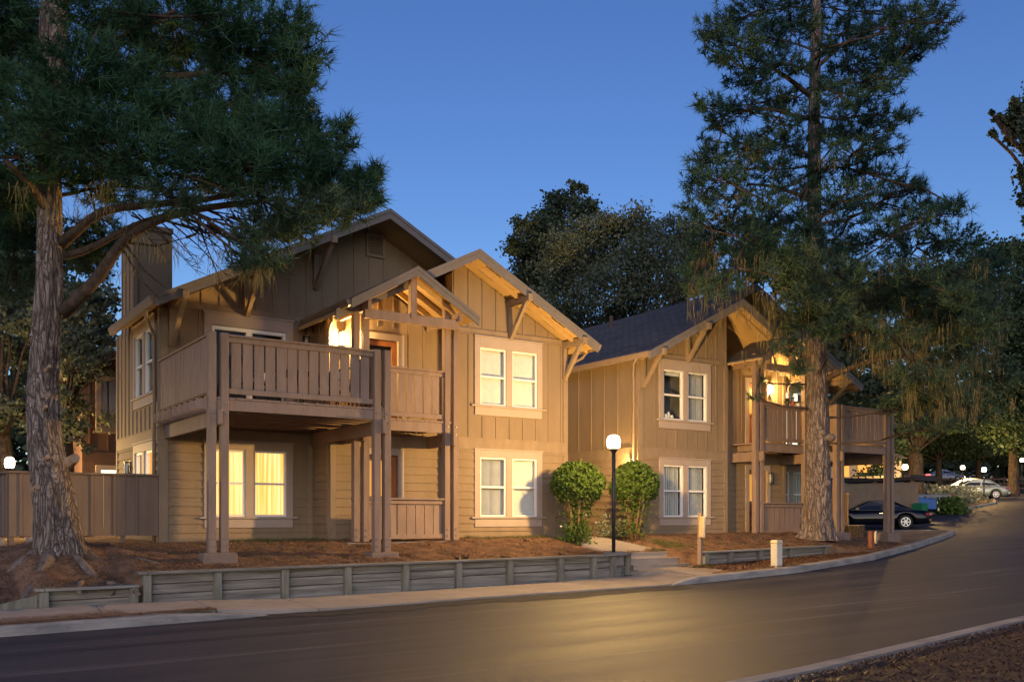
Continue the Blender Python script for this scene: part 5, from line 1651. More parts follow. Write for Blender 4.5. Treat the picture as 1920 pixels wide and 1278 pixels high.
# ---- broadleaf trees
def broadleaf(label, base, trunk_h, clumps, m, leaf, per, seed, name='oak_tree', group=None, trunk_r=.25, asp=1.5, twigs=True, bark='bark_dark'):
    global rng
    rng = np.random.default_rng(seed); random.seed(seed)
    root = thing(name, label, 'tree', tuple(base), group)
    V = []; br = MB(); b = Vector(base)
    top = b + Vector((0, 0, trunk_h))
    tm = trunk_mesh([b + Vector((0, 0, -.4)), b + Vector((.05, 0, trunk_h * .4)), top], [trunk_r * 1.25, trunk_r, trunk_r * .75], 20, .06, .25)
    for c, r, dn in clumps:
        n = int(4.2 * per * dn * (r[0] * r[2]) ** .95)
        # sub-clumps give light and dark masses
        k = max(6, n // 90)
        sub, _ = clump_points(c, r, k, .35)
        which = rng.integers(0, k, n)
        d = rng.normal(size=(n, 3)); 
        p = sub[which] + d * np.asarray(r) * .22
        V.append(leaf_quads(p, leaf, asp, .2))
        if twigs:
            cv = Vector(c)
            st = top if cv.z > top.z else b + Vector((0, 0, max(.6, cv.z - b.z - .5)))
            limb(br, [st, st.lerp(cv, .5) + Vector((0, 0, .2)), cv], min(trunk_r * .5, .03 + .012 * (cv - st).length), .025, 6, .08, .08)
            for j in range(min(k, 12)):
                q = Vector(sub[j]); br.tube([cv, cv.lerp(q, .5) + Vector((0, 0, .05)), q], [.022, .014, .005], 4, cap=False)
    tm.build('trunk', M[bark], root, smooth=False)
    br.build('branch', M[bark], root, smooth=True)
    raw('crown', np.concatenate(V).reshape(-1, 3), 4, m, root)
    return root


def cls(lst, t, spread, seed, dn=1.0):
    random.seed(seed)
    return [Cl(u, v, t + random.uniform(-spread, spread), ru, rv, dn) for u, v, ru, rv in lst]


q = P(1075, 900, 50); broadleaf('dark ragged cypress standing above the left edge of the oak', (q.x, q.y, -.6), 7, cls(
    [(1075, 380, 30, 24), (1040, 390, 40, 26), (1100, 400, 30, 26), (1000, 430, 40, 30), (1050, 430, 55, 36), (1020, 470, 55, 36), (975, 470, 30, 26), (965, 465, 18, 14), (990, 510, 40, 36), (1000, 560, 45, 40), (985, 545, 30, 30), (1090, 355, 12, 14), (1070, 352, 10, 12), (1060, 480, 60, 50)], 50, 2, 2), M['oak_dark'], .13, 380, 31, 'cypress_tree', 'trees behind the houses')
q = P(1160, 900, 43); broadleaf('broad grey-green oak rising behind the gap between the houses', (q.x, q.y, -.6), 5.5, cls(
    [(1060, 470, 50, 36), (1120, 435, 60, 34), (1180, 420, 55, 30), (1150, 470, 70, 42), (1070, 530, 60, 44), (1140, 540, 70, 46), (1210, 480, 60, 44), (1240, 440, 50, 30), (1280, 440, 40, 28), (1220, 545, 60, 46), (1280, 500, 50, 44), (1040, 580, 45, 34), (1110, 600, 70, 36), (1190, 600, 60, 34), (1270, 560, 40, 36), (1320, 470, 40, 40), (1340, 530, 40, 40)], 43, 2.5, 3), M['oak'], .09, 640, 32, 'oak_tree', 'trees behind the houses')
q = P(1400, 900, 48); broadleaf('dark oak behind the right roof, half hidden by the tall pine', (q.x, q.y, -.5), 5, cls(
    [(1380, 440, 60, 40), (1440, 470, 60, 46), (1420, 530, 60, 46), (1500, 520, 60, 50), (1560, 560, 60, 50), (1520, 620, 60, 50), (1600, 640, 60, 50), (1350, 580, 50, 40), (1600, 560, 60, 46), (1620, 720, 60, 46), (1570, 700, 60, 50)], 48, 2.5, 4, .8), M['oak_dark'], .2, 150, 33, 'oak_tree', 'trees behind the houses')
q = P(1716, 890, 60); broadleaf('spreading cypress with dark forked trunk behind the carport', (q.x, q.y, -.2), 4.2, cls(
    [(1660, 650, 60, 40), (1720, 620, 70, 46), (1790, 600, 60, 50), (1850, 600, 50, 44), (1640, 740, 50, 40), (1700, 760, 60, 30), (1770, 740, 70, 36), (1840, 700, 60, 44), (1830, 770, 60, 30), (1650, 560, 60, 40), (1740, 540, 70, 44), (1820, 520, 60, 44), (1860, 470, 40, 34), (1620, 820, 40, 30), (1660, 840, 40, 30), (1640, 880, 40, 26), (1760, 800, 40, 18)], 60, 3, 6), M['cypress'], .17, 190, 34, 'cypress_tree', 'trees at the car park', .55)
q = P(1900, 890, 74); broadleaf('dark cypress filling the right edge behind the car park', (q.x, q.y, 1.0), 5, cls(
    [(1900, 480, 40, 30), (1890, 540, 50, 36), (1900, 590, 60, 40), (1880, 620, 40, 36), (1910, 660, 50, 40), (1880, 700, 60, 34), (1900, 740, 70, 36), (1860, 780, 60, 30), (1920, 790, 60, 36), (1900, 820, 70, 26), (1960, 600, 70, 80), (1980, 740, 80, 80), (1850, 740, 50, 30)], 74, 3, 7), M['cypress'], .2, 160, 35, 'cypress_tree', 'trees at the car park', .4)
for (u, t, lb, sd, m) in ((1760, 88, 'yellow-green lamplit oak beyond the sage bushes', 41, 'cypress'), (1835, 92, 'yellow-green lamplit oak behind the silver cars', 42, 'cypress'), (1905, 100, 'dim oak farthest right along the road', 43, 'oak')):
    q = P(u, 890, t); broadleaf(lb, (q.x, q.y, float(zroad(q.x, q.y))), 3, cls(
        [(u - 40, 800, 45, 32), (u, 780, 50, 36), (u + 40, 800, 45, 30), (u - 30, 840, 40, 24), (u + 30, 842, 46, 22), (u, 830, 50, 30), (u - 60, 845, 30, 20), (u + 62, 835, 34, 24)], t, 3, sd), M[m], .2, 170, sd, 'oak_tree', 'lamplit oaks by the far road', .3)
# left background
q = P(120, 900, 26); broadleaf('dark oak behind the fence, between the pine trunk and the house', (q.x, q.y, -.6), 3.2, cls(
    [(160, 560, 40, 34), (190, 590, 26, 34), (205, 560, 16, 24), (150, 640, 50, 40), (130, 700, 60, 50), (180, 640, 40, 30), (190, 690, 26, 22), (140, 780, 40, 40), (170, 545, 24, 18), (200, 620, 18, 24), (120, 600, 50, 50), (170, 700, 22, 16), (135, 760, 34, 40), (150, 820, 26, 30)], 26, 1.0, 12, .8), M['oak'], .10, 300, 44, 'oak_tree', 'oaks behind the fence')
q = P(10, 900, 31); broadleaf('dark oak at the far left behind the fence', (q.x, q.y, -.6), 3.2, cls(
    [(20, 580, 60, 50), (-30, 620, 60, 60), (40, 650, 50, 50), (10, 720, 60, 50), (40, 780, 40, 30), (-20, 780, 50, 40), (60, 600, 40, 40), (0, 500, 70, 50), (-40, 520, 60, 50)], 31, 1.4, 13), M['oak'], .11, 260, 45, 'oak_tree', 'oaks behind the fence')
q = P(90, 900, 52); broadleaf('tall dark tree far behind the left pine', (q.x, q.y, -.6), 7, cls(
    [(20, 380, 70, 60), (60, 450, 70, 60), (150, 480, 60, 50), (-20, 460, 80, 70), (60, 560, 90, 60), (150, 570, 60, 50), (180, 640, 40, 50), (100, 660, 80, 60)], 52, 3, 14, .9), M['oak_dark'], .22, 110, 46, 'oak_tree', 'oaks behind the fence', .4)
# tree just out of frame at the right, its twigs hang into the picture
q = P(2130, 1100, 15); root = broadleaf('overhanging oak whose leafy sprays reach in at the right edge of the picture', (q.x, q.y, float(zroad(q.x, q.y))), 4.5, [Cl(*a, 1.3) for a in (
    (1905, 200, 15, 16, 18), (1915, 245, 15, 22, 40), (1890, 225, 15, 16, 8), (1870, 220, 15, 12, 7), (1862, 255, 15, 8, 12), (1858, 212, 15, 7, 5), (1915, 330, 15, 10, 26), (1914, 375, 15, 8, 16), (1950, 220, 15, 40, 60), (1980, 320, 15.5, 60, 80), (2060, 200, 15.5, 80, 90), (1950, 420, 15.4, 24, 40), (2080, 380, 15, 90, 90), (2100, 60, 15, 90, 90))], M['oak_dark'], .055, 2300, 47, 'oak_tree', None, .11)
# woods that close the horizon, one mass
rng = np.random.default_rng(50)
n = 60000
ang = rng.uniform(-40, 75, n); ang = np.radians(ang)
dist = rng.uniform(125, 150, n)
fx, fy = E1[1], E1[0]
cx = np.cos(ang) * fx + np.sin(ang) * E1[0]; cy = np.cos(ang) * fy - np.sin(ang) * E1[1]
h = 17 + 4 * np.sin(ang * 23) + 3 * np.sin(ang * 61 + 1) + 2 * np.sin(ang * 140)
p = np.stack([cx * dist, cy * dist, -2 + (h + 4) * rng.random(n) ** .8], 1)
o = raw('far_woods', leaf_quads(p, 1.1, 1.3), 4, M['oak_dark']); kind(o, 'stuff')


# ---- clipped bushes by the walk
def topiary(label, x, y, zc, r, seed, sq=.92, flowers=0, base=1100):
    global rng
    rng = np.random.default_rng(seed); random.seed(seed)
    zb = zbank(x, y)
    root = thing('clipped_bush', label, 'bush', (x, y, zb), 'clipped bushes by the walk')
    n = 7000
    d = unit(rng.normal(size=(n, 3)))
    lump = 1 + .07 * np.sin(d[:, 0] * 5 + seed) * np.sin(d[:, 2] * 4 + d[:, 1] * 5 + seed) + .05 * np.sin(d[:, 0] * 11 + d[:, 2] * 9 + seed)
    p = d * (r * lump * (.80 + .22 * rng.random(n) ** .6))[:, None] * [1, 1, sq]
    st = d[:240] * (r * rng.uniform(1.0, 1.14, 240))[:, None] * [1, 1, sq]
    p = np.concatenate([p, st[st[:, 2] > 0]]); n = len(p)
    gap = np.sin(p[:, 0] * 13 + seed) + np.sin(p[:, 2] * 15 + seed * 2) + np.sin(p[:, 1] * 12)
    p = p[(gap < 1.55) | (rng.random(n) < .35)]; n = len(p)
    p = p[(p[:, 2] > -.35 * r) | (rng.random(n) < .40 - .3 * (np.abs(p[:, 2]) > .6 * r))]
    p += [x, y, zc]
    low = rng.normal(size=(base, 3)) * [r * .27, r * .27, r * .26] + [x - .05, y, zb + .32]
    mid = rng.normal(size=(220, 3)) * [r * .38, r * .38, r * .20] + [x, y, (zc + zb) / 2 + .1]
    raw('crown', np.concatenate([leaf_quads(p, .062, 1.5), leaf_quads(low[low[:, 2] > zb + .03], .055, 1.6), leaf_quads(mid, .055, 1.5)]).reshape(-1, 3), 4, M['boxwood'], root)
    mb = MB()
    for k in range(14):
        a = random.uniform(0, 6.28); rr_ = random.uniform(.03, .16); e = Vector((x + math.cos(a) * r * random.uniform(.2, .75), y + math.sin(a) * r * random.uniform(.2, .75), zc - r * random.uniform(.1, .55)))
        s = Vector((x + math.cos(a) * rr_, y + math.sin(a) * rr_, zb - .05))
        limb(mb, [s, s.lerp(e, .45) + Vector((0, 0, .08)), e], .022, .010, 6, .1, .015)
    mb.build('stems', M['stem'], root, smooth=True)
    if flowers:
        q = rng.normal(size=(flowers, 3)) * [r * .45, r * .45, .22] + [x, y, zb + .45]
        raw('flowers', leaf_quads(np.repeat(q, 4, 0) + rng.normal(size=(flowers * 4, 3)) * .012, .05, 1.1).reshape(-1, 3), 4, M['flower'], root)


q = P(1083, 1008, 23.3); q2 = P(1083, 909, 23.3); topiary('clipped round bush on bare stems at the corner of the left house', q.x, q.y, q2.z, .63, 61, .90, 9)
q = P(1190, 1003, 24.6); q2 = P(1192, 910, 24.6); topiary('clipped round bush on bare stems at the corner of the right house', q.x, q.y, q2.z, .60, 62, 1.0, 0, 260)


def low_shrub(label, u, v, t, r, h, m, seed, leaf=.05, n=900, name='shrub', group=None, fl=0, ground=None):
    global rng
    rng = np.random.default_rng(seed)
    q = P(u, v, t); z = ground if ground is not None else q.z
    root = thing(name, label, 'shrub', (q.x, q.y, z), group)
    p = np.abs(rng.normal(size=(n, 3)) * [1, 1, .55]) * np.sign(rng.normal(size=(n, 3)) * [1, 1, 0] + [0, 0, 1]) * [r * .55, r * .55, h * .8]
    p[:, 2] = np.minimum(p[:, 2], h) ; p *= 1 - .12 * rng.random((n, 1))
    raw('foliage', leaf_quads(p + [q.x, q.y, z], leaf, 1.6, .3).reshape(-1, 3), 4, m, root)
    mb = MB(); random.seed(seed)
    for k in range(7):
        a = random.uniform(0, 6.28); mb.tube([(q.x, q.y, z - .05), (q.x + math.cos(a) * r * .4, q.y + math.sin(a) * r * .4, z + h * .7)], [.012, .004], 5)
    mb.build('stems', M['stem'], root)
    if fl:
        c = p[rng.integers(0, n, fl)] + [q.x, q.y, z + .03]
        raw('flowers', leaf_quads(np.repeat(c, 4, 0) + rng.normal(size=(fl * 4, 3)) * .015, .05, 1.1).reshape(-1, 3), 4, M['flower'], root)


low_shrub('small pale-leaved shrub left of the lamp pole against the right house', 1132, 1003, 25, .24, .55, M['sage'], 71, fl=4, n=350)
low_shrub('small flowering shrub between the lamp pole and the right clipped bush', 1160, 1005, 25, .28, .45, M['oak'], 72, fl=12, n=500)
low_shrub('tuft of green shrub at the foot of the sign post', 1312, 1070, 22.2, .12, .14, M['boxwood'], 73, .03, 250)
for k, (u, v, t, r, h, m, lb) in enumerate(((1745, 915, 62, 1.6, 1.5, 'sage', 'pale sage mound left of the row behind the parked cars'), (1775, 912, 64, 1.7, 1.3, 'sage', 'pale sage mound in the middle of the row behind the parked cars'), (1795, 908, 66, 1.4, 1.0, 'sage', 'smallest pale sage mound nearest the silver cars'),
                                           (1745, 917, 58, 1.6, .9, 'boxwood', 'low clipped green hedge above the pickup bed'), (1782, 943, 56, .7, 1.0, 'boxwood', 'upright yellow-green shrub between pickup and silver saloon'))):
    q = P(u, v, t); low_shrub(lb, u, v, t, r, h, M[m], 80 + k, .16, 1500, 'shrub', 'shrubs on the car park island', ground=float(zroad(q.x, q.y)))
# bits lying on the litter
for (u, v, t, lb, s, sd) in ((952, 1043, 19.6, 'dark fallen pine cone twig near the middle of the timber wall', .35, 1), (985, 1012, 22.6, 'small curled bark scrap near the house wall', .12, 2), (870, 1048, 19, 'broken twig lying near the retaining wall left of the cone twig', .3, 3), (1052, 1037, 20.5, 'small fallen cone near the lamp base', .14, 4)):
    random.seed(sd); q = P(u, v, t); z = zbank(q.x, q.y); mb = MB()
    for k in range(9):
        a = random.uniform(0, 6.28); c = Vector((q.x + random.uniform(-s, s) * .4, q.y + random.uniform(-s, s) * .4, z + .02))
        mb.tube([c, c + Vector((math.cos(a) * s * .4, math.sin(a) * s * .4, random.uniform(.0, .10)))], [.018, .006], 5)
    tag(mb.build('fallen_twig', M['bark_dark']), lb, 'twig', 'twigs on the litter')

# ------------------------------------------------------------------ vehicles
M['tyre'] = mat('tyre_rubber', (.018, .018, .018), .85, .2, 10)
M['rim'] = mat('alloy_rim', (.45, .45, .46), .35, .05, 10, metal=.8)
M['car_glass'] = mat('dark_car_glass', (.012, .014, .018), .05, .1, 3, spec=.8)
M['car_black'] = mat('black_car_paint', (.004, .005, .008), .12, .05, 3, spec=.3)
M['car_silver'] = mat('silver_green_paint', (.20, .235, .22), .3, .04, 3, spec=.6, metal=.45)
M['car_pale'] = mat('pale_silver_paint', (.36, .38, .42), .3, .04, 3, spec=.6, metal=.45)
M['car_grey'] = mat('grey_pickup_paint', (.13, .13, .145), .3, .05, 3, spec=.6, metal=.3)
M['car_blue'] = mat('blue_truck_paint', (.03, .10, .30), .25, .05, 3, spec=.6)
M['chrome'] = mat('chrome', (.6, .6, .6), .12, .02, 3, metal=1.0)
M['tail'] = mat('red_tail_lens', (.30, .012, .012), .2, .05, 6, spec=.6)
M['tail_on'] = emis('lit_tail_lamp', (1.0, .05, .03), 6)
M['head_on'] = emis('lit_head_lamp', (1.0, .9, .75), 14)
M['plate'] = mat('plate_white', (.55, .55, .52), .5, .05, 5)


def car(label, loc, yaw, paint, profile, roofline, group=None, name='parked_car', wheel=.32, wb=(-1.38, 1.35), width=1.76, lights=False):
    """profile: body outline (s, z), front at +s; roofline: four (s, z) of the glasshouse: rear base, rear top, front top, front base"""
    root = thing(name, label, 'car', loc, group)
    c, s_ = math.cos(yaw), math.sin(yaw); x, y, z = loc
    T = lambda q: (x + q[0] * c - q[1] * s_, y + q[0] * s_ + q[1] * c, z + q[2])
    hw = width / 2
    # lower body: sections along the length, rounded across
    mb = MB(T); N = 44
    s0, s1 = profile[0][0], profile[-1][0]
    rings = []
    for i in range(N + 1):
        s = s0 + (s1 - s0) * i / N
        zt = float(np.interp(s, [p[0] for p in profile], [p[1] for p in profile]))
        zb = .20 + .10 * (abs(2 * (s - s0) / (s1 - s0) - 1) ** 6)
        for wx in wb:
            d = abs(s - wx)
            if d < wheel + .05: zb = max(zb, math.sqrt((wheel + .05) ** 2 - d * d) + wheel - .02)
        e = abs(2 * (s - s0) / (s1 - s0) - 1)
        w = hw * (1 - .14 * e ** 5 - .10 * e ** 14)
        zm = zb + (zt - zb) * .55
        ring = [(s, -w * .93, zb), (s, -w, zb + (zt - zb) * .25), (s, -w, zm), (s, -w * .95, zt - .06), (s, -w * .84, zt), (s, 0, zt + .025), (s, w * .84, zt), (s, w * .95, zt - .06), (s, w, zm), (s, w, zb + (zt - zb) * .25), (s, w * .93, zb)]
        rings.append([mb.p(q) for q in ring])
    for A, B in zip(rings, rings[1:]):
        for k in range(10): mb.f.append([A[k], B[k], B[k + 1], A[k + 1]])
        mb.f.append([A[10], B[10], B[0], A[0]])
    mb.f.append(rings[0]); mb.f.append(rings[-1][::-1])
    body = mb.build('body', M[paint], root, smooth=True)
    (rb, zrb), (rt, zrt), (ft, zft), (fb, zfb) = roofline
    cb = MB(T); wb_, wt = hw * .86, hw * .66
    zs = [(rb, zrb, wb_), (rt, zrt, wt), ((rt + ft) / 2, max(zrt, zft) + .035, wt + .01), (ft, zft, wt), (fb, zfb, wb_)]
    rr = [[cb.p((s, -w, z_)) for s, z_, w in zs], [cb.p((s, 0, z_ + .03)) for s, z_, w in zs], [cb.p((s, w, z_)) for s, z_, w in zs]]
    for A, B in zip(rr, rr[1:]):
        for k in range(4): cb.f.append([A[k], A[k + 1], B[k + 1], B[k]])
    cb.f.append(rr[0]); cb.f.append(rr[2][::-1])
    cb.build('roof', M[paint], root, smooth=False, bevel=.02)
    def side(sg, a, b):
        g = MB(T)
        def pt(u_, h_):
            zb_ = zrb + .03; zt_ = zrt - .06
            lo = rb + (rt - rb) * .12 + .10; hi = fb + (ft - fb) * .12 - .12
            ulo = rt + .10; uhi = ft - .08
            s = (lo + (hi - lo) * u_) * (1 - h_) + (ulo + (uhi - ulo) * u_) * h_
            w = wb_ * (1 - h_) + wt * h_ + .006 + (.035 if .1 < h_ < .9 else .02) * 0
            return (s, sg * (w - .02 + .03), zb_ + (zt_ - zb_) * h_)
        g.poly([pt(a, .08), pt(b, .08), pt(b, .95), pt(a, .95)])
        g.build('side_window', M['car_glass'], root)
    for sg in (-1, 1):
        side(sg, .0, .44); side(sg, .50, 1.0)
    g = MB(T)
    def slope(sa, za, sb, zb_, nm, out):
        q = MB(T)
        q.poly([(sa + out * .012 + (sb - sa) * .08, -wb_ * .86, za + (zb_ - za) * .08 + .03), (sa + out * .012 + (sb - sa) * .08, wb_ * .86, za + (zb_ - za) * .08 + .03), (sb - (sb - sa) * .06 + out * .012, wt * .9, zb_ - (zb_ - za) * .06 + .04), (sb - (sb - sa) * .06 + out * .012, -wt * .9, zb_ - (zb_ - za) * .06 + .04)])
        q.build(nm, M['car_glass'], root)
    slope(rb, zrb, rt, zrt, 'rear_window', -1.5); slope(fb, zfb, ft, zft, 'windscreen', 1.5)
    for wx in wb:
        for sg in (-1, 1):
            t = MB(T); t.tube([(wx, sg * (hw - .23), wheel), (wx, sg * (hw - .02), wheel)], wheel, 24); tyre = t.build('wheel', M['tyre'], root)
            r = MB(T); r.tube([(wx, sg * (hw - .03), wheel), (wx, sg * (hw - .012), wheel)], wheel * .2, 12)
            for k in range(20):
                a = k * math.pi / 10; b2 = a + math.pi / 10; r.beam((wx + math.cos(a) * wheel * .62, sg * (hw - .005), wheel + math.sin(a) * wheel * .62), (wx + math.cos(b2) * wheel * .62, sg * (hw - .005), wheel + math.sin(b2) * wheel * .62), .03, .03, (0, 1, 0))
            for k in range(6):
                a = k * math.pi / 3; r.beam((wx, sg * (hw + .002), wheel), (wx + math.cos(a) * wheel * .6, sg * (hw + .002), wheel + math.sin(a) * wheel * .6), .05, .02, (0, 1, 0))
            r.build('rim', M['rim'], tyre)
    zr0 = float(np.interp(s0 + .05, [p[0] for p in profile], [p[1] for p in profile]))
    for sg in (-1, 1):
        t = MB(T); t.prism([(s0 - .015, sg * hw * .80, zr0 - .16), (s0 - .015, sg * hw * .44, zr0 - .16), (s0 - .0, sg * hw * .44, zr0 - .04), (s0 - .0, sg * hw * .80, zr0 - .04)], (.12, 0, 0))
        t.prism([(s0 + .04, sg * (hw * .80), zr0 - .16), (s0 + .30, sg * (hw * .945), zr0 - .16), (s0 + .28, sg * (hw * .935), zr0 - .04), (s0 + .06, sg * (hw * .80), zr0 - .04)], (0, sg * .02, 0))
        t.build('tail_light', M['tail_on' if lights else 'tail'], root)
        t = MB(T); zf0 = float(np.interp(s1 - .05, [p[0] for p in profile], [p[1] for p in profile]))
        t.prism([(s1 - .06, sg * hw * .76, zf0 - .16), (s1 - .06, sg * hw * .42, zf0 - .16), (s1 - .09, sg * hw * .42, zf0 - .05), (s1 - .09, sg * hw * .76, zf0 - .05)], (.09, 0, 0)); t.build('headlight', M['head_on' if lights else 'chrome'], root)
        t = MB(T); t.prism([(ft + .62, sg * (hw + .0), zfb + .03), (ft + .78, sg * (hw + .0), zfb + .03), (ft + .76, sg * (hw + .0), zfb + .15), (ft + .62, sg * (hw + .0), zfb + .15)], (0, sg * .12, 0)); t.build('mirror', M[paint], root)
        t = MB(T); zh = float(np.interp(0, [p[0] for p in profile], [p[1] for p in profile])) - .16
        t.box(-.30, -.14, min(sg * hw * 1.0, sg * (hw + .02)), max(sg * hw * 1.0, sg * (hw + .02)), zh, zh + .03); t.build('door_handle', M['chrome'], root)
    bp = MB(T)
    bp.box(s0 - .03, s0 + .14, -hw * .86, hw * .86, .34, .52); bp.build('rear_bumper', M[paint], root, bevel=.03)
    bp = MB(T); bp.box(s1 - .14, s1 + .02, -hw * .82, hw * .82, .30, .50); bp.build('front_bumper', M[paint], root, bevel=.03)
    bp = MB(T); bp.box(s0 - .045, s0 - .031, -.16, .16, .56, .68); bp.build('number_plate', M['plate'], root)
    return root


SED = [(-2.35, .86), (-2.2, .93), (-1.5, .96), (0, .93), (1.1, .90), (1.9, .80), (2.25, .68), (2.35, .60)]
SEDR = [(-1.75, .94), (-1.05, 1.40), (.15, 1.43), (1.15, .92)]
COU = [(-2.55, .78), (-2.4, .88), (-1.6, .92), (0, .90), (1.2, .86), (2.1, .74), (2.5, .62), (2.6, .52)]
COUR = [(-1.75, .90), (-.80, 1.32), (.20, 1.35), (1.25, .88)]
RGT = -math.atan2(E1[1], E1[0])            # heading of the picture's right
q = P(1636, 990, 46.5)
car('black coupe parked facing away left under the right deck, dark tinted glass', (q.x, q.y, float(zroad(q.x, q.y))), RGT + math.pi - .18, 'car_black', COU, COUR, 'parked cars', wheel=.34, wb=(-1.35, 1.55), width=1.85)
q = P(1824, 937, 70)
car('silver-green saloon parked nearest the road, side on beside a thin lamp pole', (q.x, q.y, float(zroad(q.x, q.y))), RGT + math.pi - .25, 'car_silver', SED, SEDR, 'parked cars')
q = P(1808, 930, 74)
car('pale silver saloon parked just behind the silver-green one', (q.x, q.y, float(zroad(q.x, q.y))), RGT + math.pi - .25, 'car_pale', SED, SEDR, 'parked cars')
for (u, v, t, lb, p_, yw) in ((1768, 893, 112, 'distant car with lit headlamps, leftmost on the far road', 'car_pale', .1), (1832, 890, 116, 'distant car with lit lamps between the two far lamp posts', 'car_grey', 3.1), (1880, 888, 120, 'distant car with lit tail lamps, rightmost on the far road', 'car_black', .15)):
    q = P(u, v, t); car(lb, (q.x, q.y, q.z - .6), RGT + yw, p_, SED, SEDR, 'cars on the far road', 'distant_car', lights=True)


def pickup(label, loc, yaw, paint):
    root = thing('pickup_truck', label, 'pickup truck', loc, 'parked pickups')
    c, s_ = math.cos(yaw), math.sin(yaw); x, y, z = loc
    T = lambda q: (x + q[0] * c - q[1] * s_, y + q[0] * s_ + q[1] * c, z + q[2])
    mb = MB(T); prof = [(-2.7, .55), (-2.7, 1.12), (-.5, 1.14), (-.3, 1.80), (.75, 1.82), (1.35, 1.18), (2.45, 1.10), (2.65, .95), (2.65, .45)]
    pts = []
    pr = [(s, -.92, zz) for s, zz in prof] ; mb.prism(pr, (0, 1.84, 0)); mb.build('body', M[paint], root, bevel=.06)
    for sg in (-1, 1):
        g = MB(T); g.poly([(-.28, sg * .926, 1.22), (1.15, sg * .926, 1.22), (.68, sg * .926, 1.72), (-.2, sg * .926, 1.72)]); g.build('side_window', M['car_glass'], root)
        g = MB(T); g.box(-2.73, -2.701, min(sg * .74, sg * .92), max(sg * .74, sg * .92), .72, 1.08); g.build('tail_light', M['tail'], root)
        g = MB(T); g.box(2.651, 2.69, min(sg * .58, sg * .90), max(sg * .58, sg * .90), .78, .95); g.build('headlight', M['chrome'], root)
        for wx in (-1.7, 1.7):
            t = MB(T); t.tube([(wx, sg * .70, .38), (wx, sg * .95, .38)], .38, 22); ty = t.build('wheel', M['tyre'], root)
            r = MB(T); r.tube([(wx, sg * .94, .38), (wx, sg * .965, .38)], .23, 16); r.build('rim', M['rim'], ty)
    g = MB(T); g.poly([(1.33, -.80, 1.24), (1.33, .80, 1.24), (.82, .72, 1.74), (.82, -.72, 1.74)]); g.build('windscreen', M['car_glass'], root)
    g = MB(T); g.box(-2.88, -2.72, -.93, .93, .42, .62); g.build('rear_bumper', M['chrome'], root, bevel=.03)
    g = MB(T); g.box(2.66, 2.80, -.93, .93, .36, .58); g.build('front_bumper', M['chrome'], root, bevel=.03)
    g = MB(T); g.box(2.652, 2.68, -.55, .55, .66, .94)
    for k in range(4): g.box(2.681, 2.69, -.55, .55, .68 + k * .07, .71 + k * .07)
    g.build('grille', M['chrome'], root)


q = P(1662, 951, 54.5); pickup('blue pickup with its chrome nose poking out past the screen fence', (q.x, q.y, float(zroad(q.x, q.y))), RGT + .2, 'car_blue')
q = P(1692, 942, 58.5); pickup('grey pickup with its red tail light showing beside the hedge', (q.x, q.y, float(zroad(q.x, q.y))), RGT + math.pi + .1, 'car_grey')
# wheeled bin and things behind the screen
q = P(1725, 962, 50); z0 = float(zroad(q.x, q.y)); root = thing('wheeled_bin', 'green wheeled refuse bin at the end of the screen fence', 'bin', (q.x, q.y, z0))
gm_ = mat('green_plastic', (.02, .16, .07), .5, .1, 4)
mb = MB(); mb.hexa([(q.x - .22, q.y - .22, z0 + .05), (q.x + .22, q.y - .22, z0 + .05), (q.x + .22, q.y + .22, z0 + .05), (q.x - .22, q.y + .22, z0 + .05)], [(q.x - .28, q.y - .28, z0 + .95), (q.x + .28, q.y - .28, z0 + .95), (q.x + .28, q.y + .28, z0 + .95), (q.x - .28, q.y + .28, z0 + .95)]); mb.build('body', gm_, root)
mb = MB(); mb.hexa([(q.x - .30, q.y - .31, z0 + .952), (q.x + .30, q.y - .31, z0 + .952), (q.x + .30, q.y + .31, z0 + .952), (q.x - .30, q.y + .31, z0 + .952)], [(q.x - .24, q.y - .2, z0 + 1.04), (q.x + .24, q.y - .2, z0 + 1.04), (q.x + .24, q.y + .2, z0 + 1.04), (q.x - .24, q.y + .2, z0 + 1.04)]); mb.build('lid', gm_, root)
for sg in (-1, 1):
    mb = MB(); mb.tube([(q.x + sg * .2, q.y + .25, z0 + .1), (q.x + sg * .27, q.y + .25, z0 + .1)], .1, 12); mb.build('wheel', M['tyre'], root)
q = P(1640, 905, 62); z0 = float(zroad(q.x, q.y)); root = thing('boxy_van', 'bright blue van partly visible above the screen fence', 'van', (q.x, q.y, z0))
T = lambda w: (q.x + w[0] * E1[0] + w[1] * E1[1], q.y - w[0] * E1[1] + w[1] * E1[0], z0 + w[2])
mb = MB(T); mb.prism([(-2.4, 0, .3), (2.4, 0, .3), (2.4, 0, 1.3), (1.7, 0, 2.0), (-2.4, 0, 2.05)], (0, 1.8, 0)); mb.build('body', mat('sky_blue_paint', (.04, .20, .42), .35, .05, 3), root, bevel=.05)
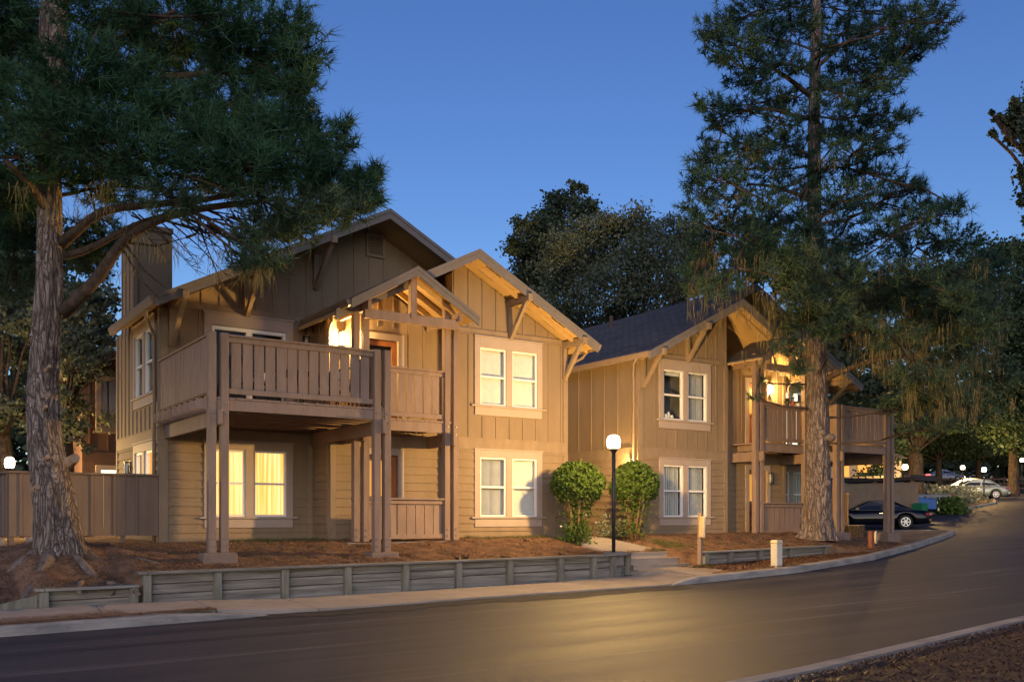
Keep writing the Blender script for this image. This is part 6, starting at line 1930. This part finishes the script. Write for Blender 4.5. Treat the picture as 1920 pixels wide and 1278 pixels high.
for wx in (-1.5, 1.5):
    mb = MB(T); mb.tube([(wx, -.02, .34), (wx, .2, .34)], .34, 18); mb.build('wheel', M['tyre'], root)
mb = MB(T); mb.poly([(.2, -.012, 1.35), (1.5, -.012, 1.35), (1.2, -.012, 1.9), (.2, -.012, 1.9)]); mb.build('side_window', M['car_glass'], root)

# island with kerb where the silver car stands, and the far roadside with its post fence
q = [P(*a) for a in ((1690, 952, 57), (1770, 948, 56), (1868, 936, 63), (1868, 930, 67), (1760, 920, 70), (1690, 925, 70))]
mb = MB(); mb.hexa([(p.x, p.y, float(zroad(p.x, p.y)) - .1) for p in q], [(p.x, p.y, float(zroad(p.x, p.y)) + .12) for p in q]); kind(mb.build('verge', M['kerb']), 'structure')
q = [P(*a) for a in ((1692, 950.5, 57.5), (1770, 946.5, 56.6), (1862, 935.2, 63.4), (1862, 930, 66.5), (1760, 920, 69.5), (1692, 925, 69.5))]
mb = MB(); mb.hexa([(p.x, p.y, float(zroad(p.x, p.y))) for p in q], [(p.x, p.y, float(zroad(p.x, p.y)) + .135) for p in q]); kind(mb.build('verge', M['duff']), 'structure')
q = [P(*a) for a in ((1690, 925, 86), (1780, 922, 86), (1870, 911, 92), (1960, 905, 98), (1990, 890, 125), (1690, 895, 125))]
mb = MB(); mb.hexa([(p.x, p.y, float(zroad(p.x, p.y)) - .3) for p in q], [(p.x, p.y, float(zroad(p.x, p.y)) + .16) for p in q]); kind(mb.build('verge', M['duff']), 'structure')
a, b = P(1720, 915, 95), P(1960, 905, 100)
root = thing('post_fence', 'low rustic post and rail fence along the far roadside', 'fence', (a.x, a.y, float(zroad(a.x, a.y))))
for k in range(13):
    q = a.lerp(b, k / 12); z = float(zroad(q.x, q.y)); mb = MB(); mb.beam((q.x, q.y, z - .2), (q.x, q.y, z + 1.25), .16, .16); mb.build('post', M['brown_dark'], root)
for h in (.55, 1.05):
    mb = MB(); mb.beam((a.x, a.y, float(zroad(a.x, a.y)) + h), (b.x, b.y, float(zroad(b.x, b.y)) + h), .08, .14); mb.build('rail', M['brown_dark'], root)
